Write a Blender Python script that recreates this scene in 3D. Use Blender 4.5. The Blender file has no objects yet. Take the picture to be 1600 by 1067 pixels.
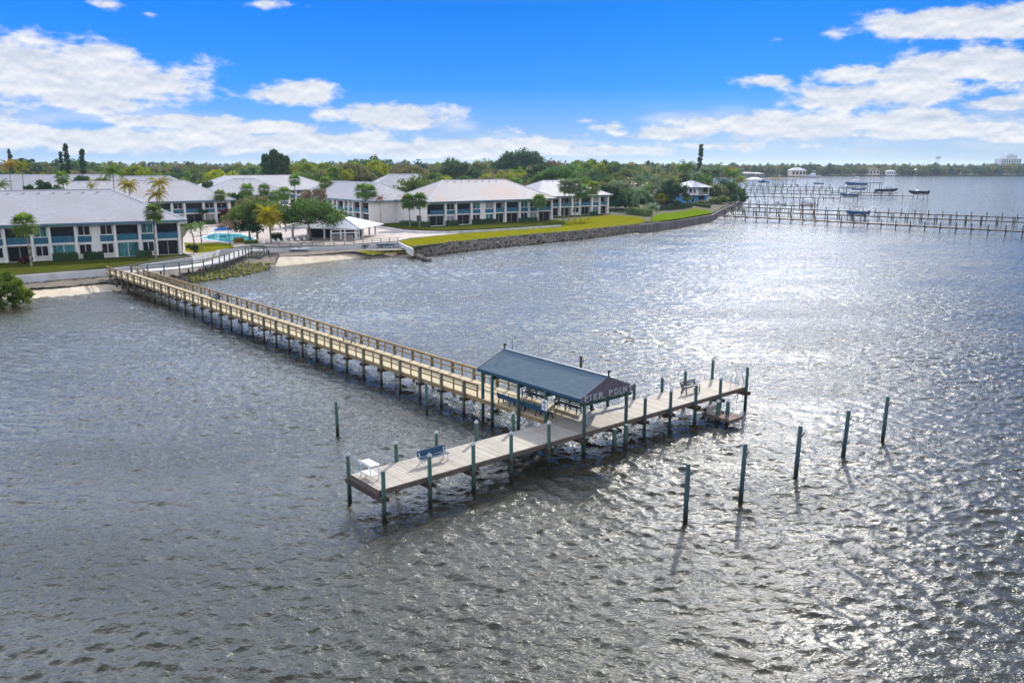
import bpy, bmesh, math, random
import numpy as np
from mathutils import Vector, Matrix
R = math.radians
rnd = random.Random(7)
scene = bpy.context.scene
EXPOSURE = 1.30
SKY_STRENGTH = 0.12
SKY_TINT = [(.112,.175,.35), (.070,.138,.33), (.021,.111,.315), (.0075,.101,.30), (.16,.25,.40), (.40,.47,.62)]
CLOUD_LO, CLOUD_HI, UNSEEN_CLOUD_TOP, UNSEEN_CLOUD_BACK = (1.65, 1.95, 2.4), (3.3, 3.3, 3.35), (13.4, 14.6, 16.0), (9.2, 8.8, 8.2)
UNSEEN_CLOUD_ZEN = (4.0, 4.3, 4.8)
WAVE_A, WAVE_B, WAVE_C = (1.6, .034), (.70, .023), .012
WATER_ROUGH = .085
WATER_C1, WATER_C2 = (.027, .026, .014), (.038, .036, .021)
WATER_BUMP = [(.45, 3, (1, 1.6, 1), .5, .22), (2.2, 4, (1, 1.5, 1), .5, .13), (7.0, 3, (1, 1.3, 1), .3, .050), (17.0, 2, (1, 1.2, 1), .1, .016)]
HAZE = 0.00006
COL = scene.collection
# ------------------------------------------------------------------ survey
# camera: 20 m above the water, looking along +Y, 12 deg down; sizes in metres
F_PX, CAM_H = 1300.0, 20.0
PITCH = math.atan((533.5 - 257) / F_PX)
CP, SP = math.cos(PITCH), math.sin(PITCH)
def P(px, py, z=0.0):
    """ground-plan position (metres) of a survey sighting at height z"""
    xc = (px - 800) / F_PX; yc = (533.5 - py) / F_PX
    t = (z - CAM_H) / (-SP + yc * CP)
    return (xc * t, (CP + yc * SP) * t)
def HT(py, y):
    yc = (533.5 - py) / F_PX
    t = y / (CP + yc * SP)
    return CAM_H + t * (-SP + yc * CP)
def XAT(px, y, z=8.0):
    dep = y * CP - (z - CAM_H) * SP
    return (px - 800) / F_PX * dep
LAND = 2.2
# ------------------------------------------------------------------ objects
def tag(o, label=None, cat=None, group=None, kind=None):
    if label: o['label'] = label
    if cat: o['category'] = cat
    if group: o['group'] = group
    if kind: o['kind'] = kind
    return o
def empty(name, loc=(0, 0, 0), rz=0.0, label=None, cat=None, group=None):
    o = bpy.data.objects.new(name, None); COL.objects.link(o)
    o.location = loc; o.rotation_euler = (0, 0, rz); o.empty_display_size = 0.3
    return tag(o, label, cat, group)
def link_mesh(name, me, m=None, parent=None):
    o = bpy.data.objects.new(name, me); COL.objects.link(o)
    if m is not None and len(me.materials) == 0: me.materials.append(m)
    if parent is not None: o.parent = parent
    return o
def kids(o): return list(o.children)
def copy_tree(o, parent=None):
    c = o.copy(); COL.objects.link(c)
    if parent is not None: c.parent = parent
    for ch in kids(o): copy_tree(ch, c)
    return c
class MB:
    def __init__(s): s.v = []; s.f = []
    def add(s, vs, fs):
        n = len(s.v); s.v += [tuple(v) for v in vs]; s.f += [tuple(i + n for i in f) for f in fs]
    def box(s, x0, x1, y0, y1, z0, z1):
        s.add([(x0,y0,z0),(x1,y0,z0),(x1,y1,z0),(x0,y1,z0),(x0,y0,z1),(x1,y0,z1),(x1,y1,z1),(x0,y1,z1)],
              [(0,3,2,1),(4,5,6,7),(0,1,5,4),(1,2,6,5),(2,3,7,6),(3,0,4,7)])
    def bar(s, p, q, w, h=None, up=(0, 0, 1)):
        h = h or w; p = Vector(p); q = Vector(q); d = (q - p)
        if d.length < 1e-6: return
        d.normalize(); u = Vector(up)
        if abs(d.dot(u)) > .98: u = Vector((1, 0, 0))
        a = d.cross(u).normalized() * w / 2; b = a.cross(d).normalized() * h / 2
        vs = [c + x for c in (p, q) for x in (-a - b, a - b, a + b, -a + b)]
        s.add(vs, [(0,3,2,1),(4,5,6,7),(0,1,5,4),(1,2,6,5),(2,3,7,6),(3,0,4,7)])
    def cyl(s, p, q, r0, r1=None, n=10, caps=True):
        r1 = r0 if r1 is None else r1
        p = Vector(p); q = Vector(q); d = (q - p).normalized()
        u = Vector((0, 0, 1)) if abs(d.z) < .95 else Vector((1, 0, 0))
        a = d.cross(u).normalized(); b = a.cross(d)
        vs = []
        for c, r in ((p, r0), (q, r1)):
            for i in range(n):
                t = 2 * math.pi * i / n; vs.append(c + a * (r * math.cos(t)) + b * (r * math.sin(t)))
        fs = [(i, (i+1) % n, n + (i+1) % n, n + i) for i in range(n)]
        if caps: fs += [tuple(range(n))[::-1], tuple(range(n, 2*n))]
        s.add(vs, fs)
    def tube(s, pts, r, n=6):
        for i in range(len(pts) - 1):
            ra = r[i] if isinstance(r, (list, tuple)) else r; rb = r[i+1] if isinstance(r, (list, tuple)) else r
            s.cyl(pts[i], pts[i+1], ra, rb, n)
    def poly(s, pts): s.add(pts, [tuple(range(len(pts)))])
    def prism(s, xy, z0, z1):
        n = len(xy)
        s.add([(x, y, z0) for x, y in xy] + [(x, y, z1) for x, y in xy],
              [tuple(range(n))[::-1], tuple(range(n, 2*n))] + [(i, (i+1) % n, n + (i+1) % n, n + i) for i in range(n)])
    def build(s, name, m=None, parent=None, smooth=False, recalc=True):
        me = bpy.data.meshes.new(name); me.from_pydata(s.v, [], s.f)
        if recalc or any(len(f) > 4 for f in s.f):
            bm = bmesh.new(); bm.from_mesh(me)
            bmesh.ops.recalc_face_normals(bm, faces=bm.faces)
            bm.to_mesh(me); bm.free()
        if smooth: me.polygons.foreach_set('use_smooth', [True] * len(me.polygons))
        me.update()
        return link_mesh(name, me, m, parent)
# ------------------------------------------------------------------ materials
def new_mat(name):
    m = bpy.data.materials.new(name); m.use_nodes = True
    nt = m.node_tree; nt.nodes.clear()
    return m, nt, nt.nodes, nt.links
def noise_mix(nt, co, scale, c1, c2, lo=.35, hi=.65, detail=4, stretch=None):
    N, L = nt.nodes, nt.links
    n = N.new('ShaderNodeTexNoise'); n.inputs['Scale'].default_value = scale; n.inputs['Detail'].default_value = detail
    if stretch:
        mp = N.new('ShaderNodeMapping'); mp.inputs['Scale'].default_value = stretch
        L.new(co, mp.inputs[0]); L.new(mp.outputs[0], n.inputs['Vector'])
    else: L.new(co, n.inputs['Vector'])
    r = N.new('ShaderNodeValToRGB'); r.color_ramp.elements[0].position = lo; r.color_ramp.elements[1].position = hi
    r.color_ramp.elements[0].color = (*c1, 1); r.color_ramp.elements[1].color = (*c2, 1)
    L.new(n.outputs[0], r.inputs[0])
    return r.outputs[0], n.outputs[0]
def mat(name, c1, c2=None, scale=2.0, rough=.7, bump=0.0, spec=.3, stretch=None, lo=.35, hi=.65, metal=0.0, obj_var=0.0, detail=4):
    m, nt, N, L = new_mat(name)
    out = N.new('ShaderNodeOutputMaterial'); b = N.new('ShaderNodeBsdfPrincipled')
    b.inputs['Roughness'].default_value = rough; b.inputs['Specular IOR Level'].default_value = spec; b.inputs['Metallic'].default_value = metal
    L.new(b.outputs[0], out.inputs[0])
    c2 = c2 or tuple(x * .8 for x in c1)
    tc = N.new('ShaderNodeTexCoord')
    col, fac = noise_mix(nt, tc.outputs['Object'], scale, c1, c2, lo, hi, detail, stretch)
    if obj_var:
        oi = N.new('ShaderNodeObjectInfo'); h = N.new('ShaderNodeHueSaturation')
        mr = N.new('ShaderNodeMapRange'); mr.inputs[3].default_value = 1 - obj_var; mr.inputs[4].default_value = 1 + obj_var
        L.new(oi.outputs['Random'], mr.inputs[0]); L.new(mr.outputs[0], h.inputs['Value']); L.new(col, h.inputs['Color']); col = h.outputs[0]
    L.new(col, b.inputs['Base Color'])
    if bump:
        bp = N.new('ShaderNodeBump'); bp.inputs['Strength'].default_value = bump; bp.inputs['Distance'].default_value = .05
        L.new(fac, bp.inputs['Height']); L.new(bp.outputs[0], b.inputs['Normal'])
    return m
def plank_mat(name, c1, c2, axis, pitch=.14, rough=.8, gap=.35):
    """weathered boards: each board its own tone, dark gaps between boards (axis = across the boards)"""
    m, nt, N, L = new_mat(name)
    out = N.new('ShaderNodeOutputMaterial'); b = N.new('ShaderNodeBsdfPrincipled'); L.new(b.outputs[0], out.inputs[0])
    b.inputs['Roughness'].default_value = rough; b.inputs['Specular IOR Level'].default_value = .25
    tc = N.new('ShaderNodeTexCoord'); sx = N.new('ShaderNodeSeparateXYZ'); L.new(tc.outputs['Object'], sx.inputs[0])
    d = N.new('ShaderNodeMath'); d.operation = 'DIVIDE'; d.inputs[1].default_value = pitch; L.new(sx.outputs[axis], d.inputs[0])
    fl = N.new('ShaderNodeMath'); fl.operation = 'FLOOR'; L.new(d.outputs[0], fl.inputs[0])
    fr = N.new('ShaderNodeMath'); fr.operation = 'FRACT'; L.new(d.outputs[0], fr.inputs[0])
    wn = N.new('ShaderNodeTexWhiteNoise'); wn.noise_dimensions = '1D'; L.new(fl.outputs[0], wn.inputs['W'])
    n = N.new('ShaderNodeTexNoise'); n.inputs['Scale'].default_value = 1.3; n.inputs['Detail'].default_value = 6
    L.new(tc.outputs['Object'], n.inputs['Vector'])
    a = N.new('ShaderNodeMath'); a.operation = 'MULTIPLY_ADD'; a.inputs[1].default_value = .55; L.new(wn.outputs[0], a.inputs[0])
    a2 = N.new('ShaderNodeMath'); a2.operation = 'MULTIPLY_ADD'; a2.inputs[1].default_value = .9; a2.inputs[2].default_value = -.25
    L.new(n.outputs[0], a2.inputs[0]); L.new(a2.outputs[0], a.inputs[2])
    r = N.new('ShaderNodeValToRGB'); r.color_ramp.elements[0].color = (*c2, 1); r.color_ramp.elements[1].color = (*c1, 1)
    r.color_ramp.elements[0].position = .15; r.color_ramp.elements[1].position = .85
    L.new(a.outputs[0], r.inputs[0])
    lt = N.new('ShaderNodeMath'); lt.operation = 'LESS_THAN'; lt.inputs[1].default_value = .09; L.new(fr.outputs[0], lt.inputs[0])
    mx = N.new('ShaderNodeMix'); mx.data_type = 'RGBA'; mx.inputs['B'].default_value = (*[x * gap for x in c2], 1)
    L.new(lt.outputs[0], mx.inputs['Factor']); L.new(r.outputs[0], mx.inputs['A']); L.new(mx.outputs['Result'], b.inputs['Base Color'])
    return m
def leaf_mat(name, c1, c2, var=.25, hue=.03, trans=.35):
    m, nt, N, L = new_mat(name)
    out = N.new('ShaderNodeOutputMaterial'); b = N.new('ShaderNodeBsdfPrincipled'); t = N.new('ShaderNodeBsdfTranslucent'); mx = N.new('ShaderNodeMixShader')
    b.inputs['Roughness'].default_value = .8; b.inputs['Specular IOR Level'].default_value = .12
    tc = N.new('ShaderNodeTexCoord')
    col, fac = noise_mix(nt, tc.outputs['Object'], .55, c1, c2, .3, .7, 5)
    oi = N.new('ShaderNodeObjectInfo'); h = N.new('ShaderNodeHueSaturation')
    mr = N.new('ShaderNodeMapRange'); mr.inputs[3].default_value = 1 - var; mr.inputs[4].default_value = 1 + var
    mr2 = N.new('ShaderNodeMapRange'); mr2.inputs[3].default_value = .5 - hue; mr2.inputs[4].default_value = .5 + hue
    wn = N.new('ShaderNodeTexWhiteNoise'); wn.noise_dimensions = '1D'; L.new(oi.outputs['Random'], wn.inputs['W'])
    L.new(oi.outputs['Random'], mr.inputs[0]); L.new(wn.outputs[0], mr2.inputs[0])
    L.new(mr.outputs[0], h.inputs['Value']); L.new(mr2.outputs[0], h.inputs['Hue']); L.new(col, h.inputs['Color'])
    L.new(h.outputs[0], b.inputs['Base Color'])
    h2 = N.new('ShaderNodeHueSaturation'); h2.inputs['Hue'].default_value = .485; h2.inputs['Saturation'].default_value = 1.15; h2.inputs['Value'].default_value = 1.3
    L.new(h.outputs[0], h2.inputs['Color']); L.new(h2.outputs[0], t.inputs['Color'])
    mx.inputs[0].default_value = trans
    L.new(b.outputs[0], mx.inputs[1]); L.new(t.outputs[0], mx.inputs[2]); L.new(mx.outputs[0], out.inputs[0])
    return m
def roof_mat(name, c1, c2, c3=None, pitch=.16):
    """concrete roof tiles: courses follow the height up the slope"""
    m, nt, N, L = new_mat(name)
    out = N.new('ShaderNodeOutputMaterial'); b = N.new('ShaderNodeBsdfPrincipled'); L.new(b.outputs[0], out.inputs[0])
    b.inputs['Roughness'].default_value = .75; b.inputs['Specular IOR Level'].default_value = .25
    tc = N.new('ShaderNodeTexCoord'); sx = N.new('ShaderNodeSeparateXYZ'); L.new(tc.outputs['Object'], sx.inputs[0])
    d = N.new('ShaderNodeMath'); d.operation = 'DIVIDE'; d.inputs[1].default_value = pitch; L.new(sx.outputs[2], d.inputs[0])
    fr = N.new('ShaderNodeMath'); fr.operation = 'FRACT'; L.new(d.outputs[0], fr.inputs[0])
    fl = N.new('ShaderNodeMath'); fl.operation = 'FLOOR'; L.new(d.outputs[0], fl.inputs[0])
    cb = N.new('ShaderNodeCombineXYZ'); L.new(sx.outputs[0], cb.inputs[0]); L.new(sx.outputs[1], cb.inputs[1])
    fm = N.new('ShaderNodeMath'); fm.operation = 'MULTIPLY'; fm.inputs[1].default_value = 7.3; L.new(fl.outputs[0], fm.inputs[0]); L.new(fm.outputs[0], cb.inputs[2])
    col, fac = noise_mix(nt, cb.outputs[0], 1.1, c1, c2, .3, .7, 6)
    if c3:
        c_2, f2 = noise_mix(nt, tc.outputs['Object'], .16, (0, 0, 0), (1, 1, 1), .45, .62, 3)
        mx = N.new('ShaderNodeMix'); mx.data_type = 'RGBA'; L.new(c_2, mx.inputs['Factor']); L.new(col, mx.inputs['A']); mx.inputs['B'].default_value = (*c3, 1); col = mx.outputs['Result']
    lt = N.new('ShaderNodeMath'); lt.operation = 'LESS_THAN'; lt.inputs[1].default_value = .16; L.new(fr.outputs[0], lt.inputs[0])
    ml = N.new('ShaderNodeMath'); ml.operation = 'MULTIPLY'; ml.inputs[1].default_value = .3; L.new(lt.outputs[0], ml.inputs[0])
    m2 = N.new('ShaderNodeMix'); m2.data_type = 'RGBA'; m2.inputs['B'].default_value = (c2[0]*.45, c2[1]*.45, c2[2]*.5, 1)
    L.new(ml.outputs[0], m2.inputs['Factor']); L.new(col, m2.inputs['A']); L.new(m2.outputs['Result'], b.inputs['Base Color'])
    bp = N.new('ShaderNodeBump'); bp.inputs['Strength'].default_value = .5; bp.inputs['Distance'].default_value = .04
    L.new(fr.outputs[0], bp.inputs['Height']); L.new(bp.outputs[0], b.inputs['Normal'])
    return m
def pile_mat(name, top, low, z0=.35, z1=1.0):
    """treated timber pile: dark wet growth under the tide line, green-stained above"""
    m, nt, N, L = new_mat(name)
    out = N.new('ShaderNodeOutputMaterial'); b = N.new('ShaderNodeBsdfPrincipled'); L.new(b.outputs[0], out.inputs[0]); b.inputs['Roughness'].default_value = .7
    tc = N.new('ShaderNodeTexCoord'); g = N.new('ShaderNodeNewGeometry'); sx = N.new('ShaderNodeSeparateXYZ'); L.new(g.outputs['Position'], sx.inputs[0])
    col, fac = noise_mix(nt, g.outputs['Position'], 2.5, top, tuple(x * .55 for x in top), .3, .75, 6, (3, 3, .6))
    a = N.new('ShaderNodeMath'); a.operation = 'MULTIPLY_ADD'; a.inputs[1].default_value = .8; L.new(fac, a.inputs[0]); L.new(sx.outputs[2], a.inputs[2])
    mr = N.new('ShaderNodeMapRange'); mr.inputs[1].default_value = z0 + .4; mr.inputs[2].default_value = z1 + .4; L.new(a.outputs[0], mr.inputs[0])
    mx = N.new('ShaderNodeMix'); mx.data_type = 'RGBA'; mx.inputs['A'].default_value = (*low, 1); L.new(mr.outputs[0], mx.inputs['Factor']); L.new(col, mx.inputs['B'])
    L.new(mx.outputs['Result'], b.inputs['Base Color'])
    return m
M = {}
M['roof'] = roof_mat('roof_tile_white', (.48, .475, .49), (.36, .355, .38), (.40, .385, .40))
M['roof_pink'] = roof_mat('roof_tile_stained', (.47, .445, .45), (.38, .36, .37), (.46, .37, .335))
M['roof_plain'] = roof_mat('roof_white_metal', (.56, .57, .60), (.48, .49, .53), None, .35)
M['stucco'] = mat('stucco_white', (.84, .82, .77), (.75, .72, .67), .8, .85, .1)
M['stucco_beige'] = mat('stucco_beige', (.55, .50, .44), (.46, .42, .36), .8, .85)
M['trim_white'] = mat('trim_white', (.82, .82, .80), (.74, .74, .72), 2, .5)
M['fascia'] = mat('fascia_teal', (.10, .21, .28), (.075, .165, .225), 1.2, .5)
M['teal'] = mat('panel_teal', (.035, .16, .235), (.025, .12, .18), 1.5, .45)
M['teal_rib'] = plank_mat('panel_teal_ribbed', (.05, .18, .26), (.035, .14, .21), 0, .22, .45, .6)
M['glass'] = mat('dark_glass', (.010, .012, .016), (.022, .025, .03), .9, .15, 0, .25)
M['curtain'] = plank_mat('curtain_teal_glass', (.10, .33, .33), (.02, .07, .075), 0, .55, .2, .5)
M['blind'] = mat('window_blind', (.30, .31, .31), (.22, .23, .24), 3, .4, 0, .4, (.2, .2, 9))
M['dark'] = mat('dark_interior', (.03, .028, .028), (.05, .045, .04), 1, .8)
M['deck_head'] = plank_mat('deck_weathered_grey', (.42, .385, .335), (.275, .245, .21), 0, .145)
M['deck_walk'] = plank_mat('deck_tan', (.49, .42, .275), (.38, .325, .21), 1, .145, .8, .55)
M['rail_wood'] = mat('rail_wood', (.30, .21, .10), (.19, .125, .06), 3, .75, .2, .3, (.4, .4, 3))
M['timber_dark'] = mat('timber_dark', (.075, .06, .045), (.045, .035, .03), 2, .85, .2)
M['fascia_wood'] = mat('stringer_wood', (.16, .125, .10), (.09, .07, .06), 2, .85, .2, .2, (1, 1, 4))
M['pile'] = pile_mat('pile_green', (.032, .095, .072), (.012, .012, .012))
M['pile_walk'] = pile_mat('pile_walkway', (.13, .135, .085), (.012, .012, .012))
M['pile_dark'] = pile_mat('pile_far', (.045, .045, .04), (.015, .014, .012))
M['pile_blue'] = pile_mat('pile_bluegreen', (.020, .065, .07), (.012, .014, .014))
M['cap_white'] = mat('cap_white', (.44, .46, .48), (.36, .38, .40), 4, .4)
M['roof_blue'] = roof_mat('shelter_shingle', (.10, .15, .19), (.07, .11, .145), None, .075)
M['post_green'] = pile_mat('shelter_post', (.020, .068, .062), (.012, .014, .013), .2, .8)
M['gable'] = mat('gable_board', (.125, .11, .135), (.10, .088, .108), 2, .7)
M['letter'] = mat('letter_white', (.52, .52, .54), (.46, .46, .48), 2, .5)
M['bench_blue'] = mat('bench_blue', (.028, .085, .15), (.02, .065, .12), 2, .5)
M['bench_dark'] = mat('bench_dark', (.03, .04, .055), (.02, .028, .04), 2, .5)
M['white'] = mat('white_plastic', (.8, .8, .8), (.72, .73, .74), 2, .4)
M['grey'] = mat('grey_paint', (.30, .31, .33), (.22, .23, .25), 2, .6)
M['metal'] = mat('steel', (.45, .46, .47), (.35, .36, .37), 3, .3, 0, .5, None, .35, .65, .8)
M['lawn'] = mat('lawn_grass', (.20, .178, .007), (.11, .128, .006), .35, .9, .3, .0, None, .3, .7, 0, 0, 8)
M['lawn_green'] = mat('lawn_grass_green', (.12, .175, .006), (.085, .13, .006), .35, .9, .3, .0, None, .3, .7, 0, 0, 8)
M['lawn_shaded'] = mat('lawn_grass_painted_shade', (.070, .080, .010), (.042, .052, .008), .5, .9, .3, .0, None, .3, .7, 0, 0, 8)  # lawn grass with the buildings' shade put into its colour
M['soil'] = mat('woodland_floor', (.06, .06, .03), (.035, .04, .02), .08, .95, 0, .1, None, .3, .7, 0, 0, 8)
M['sand'] = mat('sand', (.52, .455, .36), (.38, .32, .24), .5, .95, .2, .1, None, .35, .7, 0, 0, 8)
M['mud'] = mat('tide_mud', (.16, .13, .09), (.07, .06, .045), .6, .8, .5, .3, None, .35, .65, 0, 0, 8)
M['paver'] = mat('pool_paver', (.33, .275, .25), (.41, .36, .33), .6, .85)
M['concrete'] = mat('concrete', (.55, .52, .48), (.44, .41, .38), .6, .9, .1)
M['seawall'] = mat('seawall_white', (.62, .62, .63), (.48, .47, .46), .5, .85, .1, .3, (1, 1, .3))
M['seawall_grey'] = mat('seawall_grey', (.20, .185, .18), (.12, .11, .11), .5, .9, .2, .2, (1, 1, .3))
M['boardwalk'] = mat('boardwalk_grey', (.52, .51, .51), (.40, .39, .39), .5, .8)
M['rail_green'] = mat('rail_greygreen', (.12, .15, .13), (.085, .11, .095), 2, .7)
M['rock'] = mat('rock', (.21, .185, .155), (.075, .068, .062), 1.2, .9, .6, .3, None, .3, .7, 0, 0, 8)
M['algae'] = mat('algae', (.20, .20, .02), (.10, .11, .03), 1.0, .9, .5)
M['pool'] = mat('pool_water', (.06, .50, .60), (.10, .60, .68), .2, .06, .1, .5)
M['tarp'] = mat('tarp_blue', (.02, .13, .42), (.015, .10, .33), 1, .6)
M['hull_blue'] = mat('hull_blue', (.03, .11, .26), (.025, .085, .20), 1, .25)
M['hull_white'] = mat('hull_white', (.66, .70, .74), (.58, .62, .68), 1, .3)
M['hull_dark'] = mat('hull_navy', (.012, .025, .06), (.01, .02, .05), 1, .25)
M['thatch'] = mat('thatch', (.25, .20, .12), (.16, .13, .08), 1, .95, .4)
M['terracotta'] = roof_mat('terracotta', (.42, .19, .11), (.33, .15, .09), None, .2)
M['blue_house'] = mat('house_blue', (.02, .28, .62), (.018, .24, .55), 1, .7)
M['pale_house'] = mat('house_cream', (.66, .60, .50), (.58, .52, .43), 1, .8)
M['condo'] = mat('condo_white', (.62, .64, .68), (.55, .57, .61), .3, .8)
M['bark'] = mat('bark', (.17, .135, .10), (.09, .07, .055), 3, .95, .5, .1, (1, 1, .3))
M['palm_bark'] = mat('palm_bark', (.30, .265, .22), (.19, .165, .14), 3, .95, .4, .1, (1, 1, 4))
M['skin'] = mat('skin', (.55, .32, .22), (.5, .29, .2), 5, .5)
M['hair'] = mat('hair', (.08, .05, .03), (.05, .03, .02), 9, .6)
M['shirt'] = mat('shirt', (.75, .75, .78), (.68, .68, .72), 5, .8)
M['shorts'] = mat('shorts', (.62, .20, .19), (.5, .16, .15), 5, .8)
M['lf_olive'] = leaf_mat('leaf_olive', (0.175, 0.188, 0.069), (0.106, 0.122, 0.050))
M['lf_green'] = leaf_mat('leaf_green', (0.119, 0.188, 0.050), (0.069, 0.119, 0.037))
M['lf_bright'] = leaf_mat('leaf_bright', (0.237, 0.300, 0.027), (0.138, 0.200, 0.026))
M['lf_dark'] = leaf_mat('leaf_dark', (0.056, 0.112, 0.045), (0.034, 0.075, 0.034), .2, .02, .25)
M['lf_brown'] = leaf_mat('leaf_brown', (0.244, 0.188, 0.122), (0.160, 0.140, 0.085), .2, .02, .2)
M['lf_yellow'] = leaf_mat('leaf_yellow', (.34, .25, .012), (.17, .17, .015), .15, .02, .45)
M['lf_palm'] = leaf_mat('leaf_palm', (0.140, 0.235, 0.053), (0.075, 0.140, 0.037), .2, .02, .35)
M['lf_palmgrey'] = leaf_mat('leaf_palmgrey', (0.188, 0.263, 0.140), (0.112, 0.169, 0.094), .2, .02, .3)
M['lf_red'] = leaf_mat('leaf_red', (.13, .035, .03), (.075, .025, .022), .1, .01, .3)
M['lf_mangrove'] = leaf_mat('leaf_mangrove', (.16, .21, .025), (.07, .12, .02), .1, .01, .35)
M['lf_dead'] = leaf_mat('leaf_dead', (.22, .13, .07), (.14, .085, .05), .2, .02, .3)
# ------------------------------------------------------------------ camera, sun, sky
cam = bpy.data.cameras.new('camera'); cam_o = bpy.data.objects.new('camera', cam); COL.objects.link(cam_o)
cam.sensor_width = 36; cam.lens = 36 * F_PX / 1600; cam.clip_start = .5; cam.clip_end = 40000
cam_o.location = (0, 0, CAM_H); cam_o.rotation_euler = (math.pi / 2 - PITCH, 0, 0)
scene.camera = cam_o
SUN_AZ, SUN_EL = R(17.5), R(29)
sd = Vector((math.sin(SUN_AZ) * math.cos(SUN_EL), math.cos(SUN_AZ) * math.cos(SUN_EL), math.sin(SUN_EL)))
sun = bpy.data.lights.new('sun', 'SUN'); sun.energy = 2.5; sun.angle = R(.53); sun.color = (1, .93, .82)
sun_o = bpy.data.objects.new('sun', sun); COL.objects.link(sun_o); sun_o.rotation_euler = (-sd).to_track_quat('-Z', 'Y').to_euler(); sun_o.location = (0, 0, 60)
scene.view_settings.view_transform = 'Standard'; scene.view_settings.look = 'None'; scene.view_settings.exposure = EXPOSURE; scene.view_settings.gamma = 1

w = bpy.data.worlds.new('World'); scene.world = w; w.use_nodes = True
nt = w.node_tree; N, L = nt.nodes, nt.links; N.clear()
def mth(op, a, b=None, c=None, clamp=False):
    n = N.new('ShaderNodeMath'); n.operation = op; n.use_clamp = clamp
    for i, x in enumerate((a, b, c)):
        if x is None: continue
        if isinstance(x, (int, float)): n.inputs[i].default_value = x
        else: L.new(x, n.inputs[i])
    return n.outputs[0]
def smooth(x, a, b, lo=0.0, hi=1.0):
    n = N.new('ShaderNodeMapRange'); n.interpolation_type = 'SMOOTHSTEP'
    for i, q in ((1, a), (2, b), (3, lo), (4, hi)): n.inputs[i].default_value = q
    L.new(x, n.inputs[0]); return n.outputs[0]
def mixc(f, a, b):
    n = N.new('ShaderNodeMix'); n.data_type = 'RGBA'; n.clamp_factor = True
    for k, x in (('Factor', f), ('A', a), ('B', b)):
        if isinstance(x, (int, float)): n.inputs[k].default_value = x
        elif isinstance(x, tuple): n.inputs[k].default_value = (*x, 1)
        else: L.new(x, n.inputs[k])
    return n.outputs['Result']
tc = N.new('ShaderNodeTexCoord'); sx = N.new('ShaderNodeSeparateXYZ'); L.new(tc.outputs['Generated'], sx.inputs[0])
DEG = 180 / math.pi
az = mth('MULTIPLY', mth('ARCTAN2', sx.outputs[0], sx.outputs[1]), DEG)
el = mth('MULTIPLY', mth('ARCSINE', sx.outputs[2]), DEG)
sky = N.new('ShaderNodeTexSky'); sky.sky_type = 'NISHITA'; sky.sun_disc = False
sky.sun_elevation = SUN_EL; sky.sun_rotation = SUN_AZ; sky.altitude = 0; sky.air_density = 1.0; sky.dust_density = .3; sky.ozone_density = 2.5
# daylight sky, deepened above the horizon haze
hs = N.new('ShaderNodeHueSaturation'); hs.inputs['Saturation'].default_value = 1.0; L.new(sky.outputs[0], hs.inputs['Color'])
ramp = N.new('ShaderNodeValToRGB'); L.new(mth('DIVIDE', el, 30.0), ramp.inputs[0])
es = ramp.color_ramp.elements
es[0].position = 0; es[0].color = (*SKY_TINT[0], 1); es[1].position = 1; es[1].color = (*SKY_TINT[-1], 1)
for pos, c in ((2.2/30, SKY_TINT[1]), (5/30, SKY_TINT[2]), (10/30, SKY_TINT[3]), (15/30, SKY_TINT[4])):
    e = es.new(pos); e.color = (*c, 1)
vm = N.new('ShaderNodeVectorMath'); vm.operation = 'MULTIPLY'; L.new(hs.outputs[0], vm.inputs[0]); L.new(ramp.outputs[0], vm.inputs[1])
vm2 = N.new('ShaderNodeVectorMath'); vm2.operation = 'SCALE'; L.new(vm.outputs[0], vm2.inputs[0])
L.new(mth('MULTIPLY', smooth(az, -45, 8, 1.75, 1.0), smooth(az, 8, 45, 1.0, .9)), vm2.inputs['Scale'])
blue = vm2.outputs[0]
# clouds by bearing and elevation (degrees)
cv = N.new('ShaderNodeCombineXYZ'); L.new(az, cv.inputs[0]); L.new(el, cv.inputs[1])
def noise(vec, scale, detail, rough=.55, stretch=(1, 1, 1), off=(0, 0, 0)):
    mp = N.new('ShaderNodeMapping'); mp.inputs['Scale'].default_value = stretch; mp.inputs['Location'].default_value = off; L.new(vec, mp.inputs[0])
    n = N.new('ShaderNodeTexNoise'); n.inputs['Scale'].default_value = scale; n.inputs['Detail'].default_value = detail; n.inputs['Roughness'].default_value = rough
    L.new(mp.outputs[0], n.inputs['Vector']); return n.outputs[0]
n1 = noise(cv.outputs[0], .34, 7, .6, (1, 2.0, 1)); n2 = noise(cv.outputs[0], .34, 7, .6, (1, 2.0, 1), (0, -.55, 0)); n3 = noise(cv.outputs[0], .12, 3, .5, (1, 3.5, 1), (5, 3, 0))
CL = [  # picture bearing of each cumulus: x, y, half-width, half-height (sightings)
 (110,128,200,46),(50,95,110,40),(230,128,85,32),(455,147,75,20),(610,181,118,20),(285,190,110,12),(400,202,130,12),(150,218,330,19),(470,222,220,18),(660,233,190,14),(800,225,150,11),(770,205,45,7),(900,236,170,9),(720,240,220,9),
 (1195,127,46,12),(1330,120,75,16),(1400,145,165,24),(1540,100,140,28),(1570,160,60,12),(1500,35,170,22),(1350,50,60,8),(1440,30,70,14),(1590,50,40,12),(1050,208,85,11),(1250,197,250,22),(1420,205,140,14),(1440,180,60,12),
 (880,213,60,7),(840,214,28,7),(1590,215,50,10),(1100,228,160,8),(1010,238,80,6),(420,6,34,5),(180,7,22,5),(232,22,14,4),(25,176,30,8),(130,177,50,7),(1245,160,20,6),(910,190,30,5),(960,198,34,5)]
den = None
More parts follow.
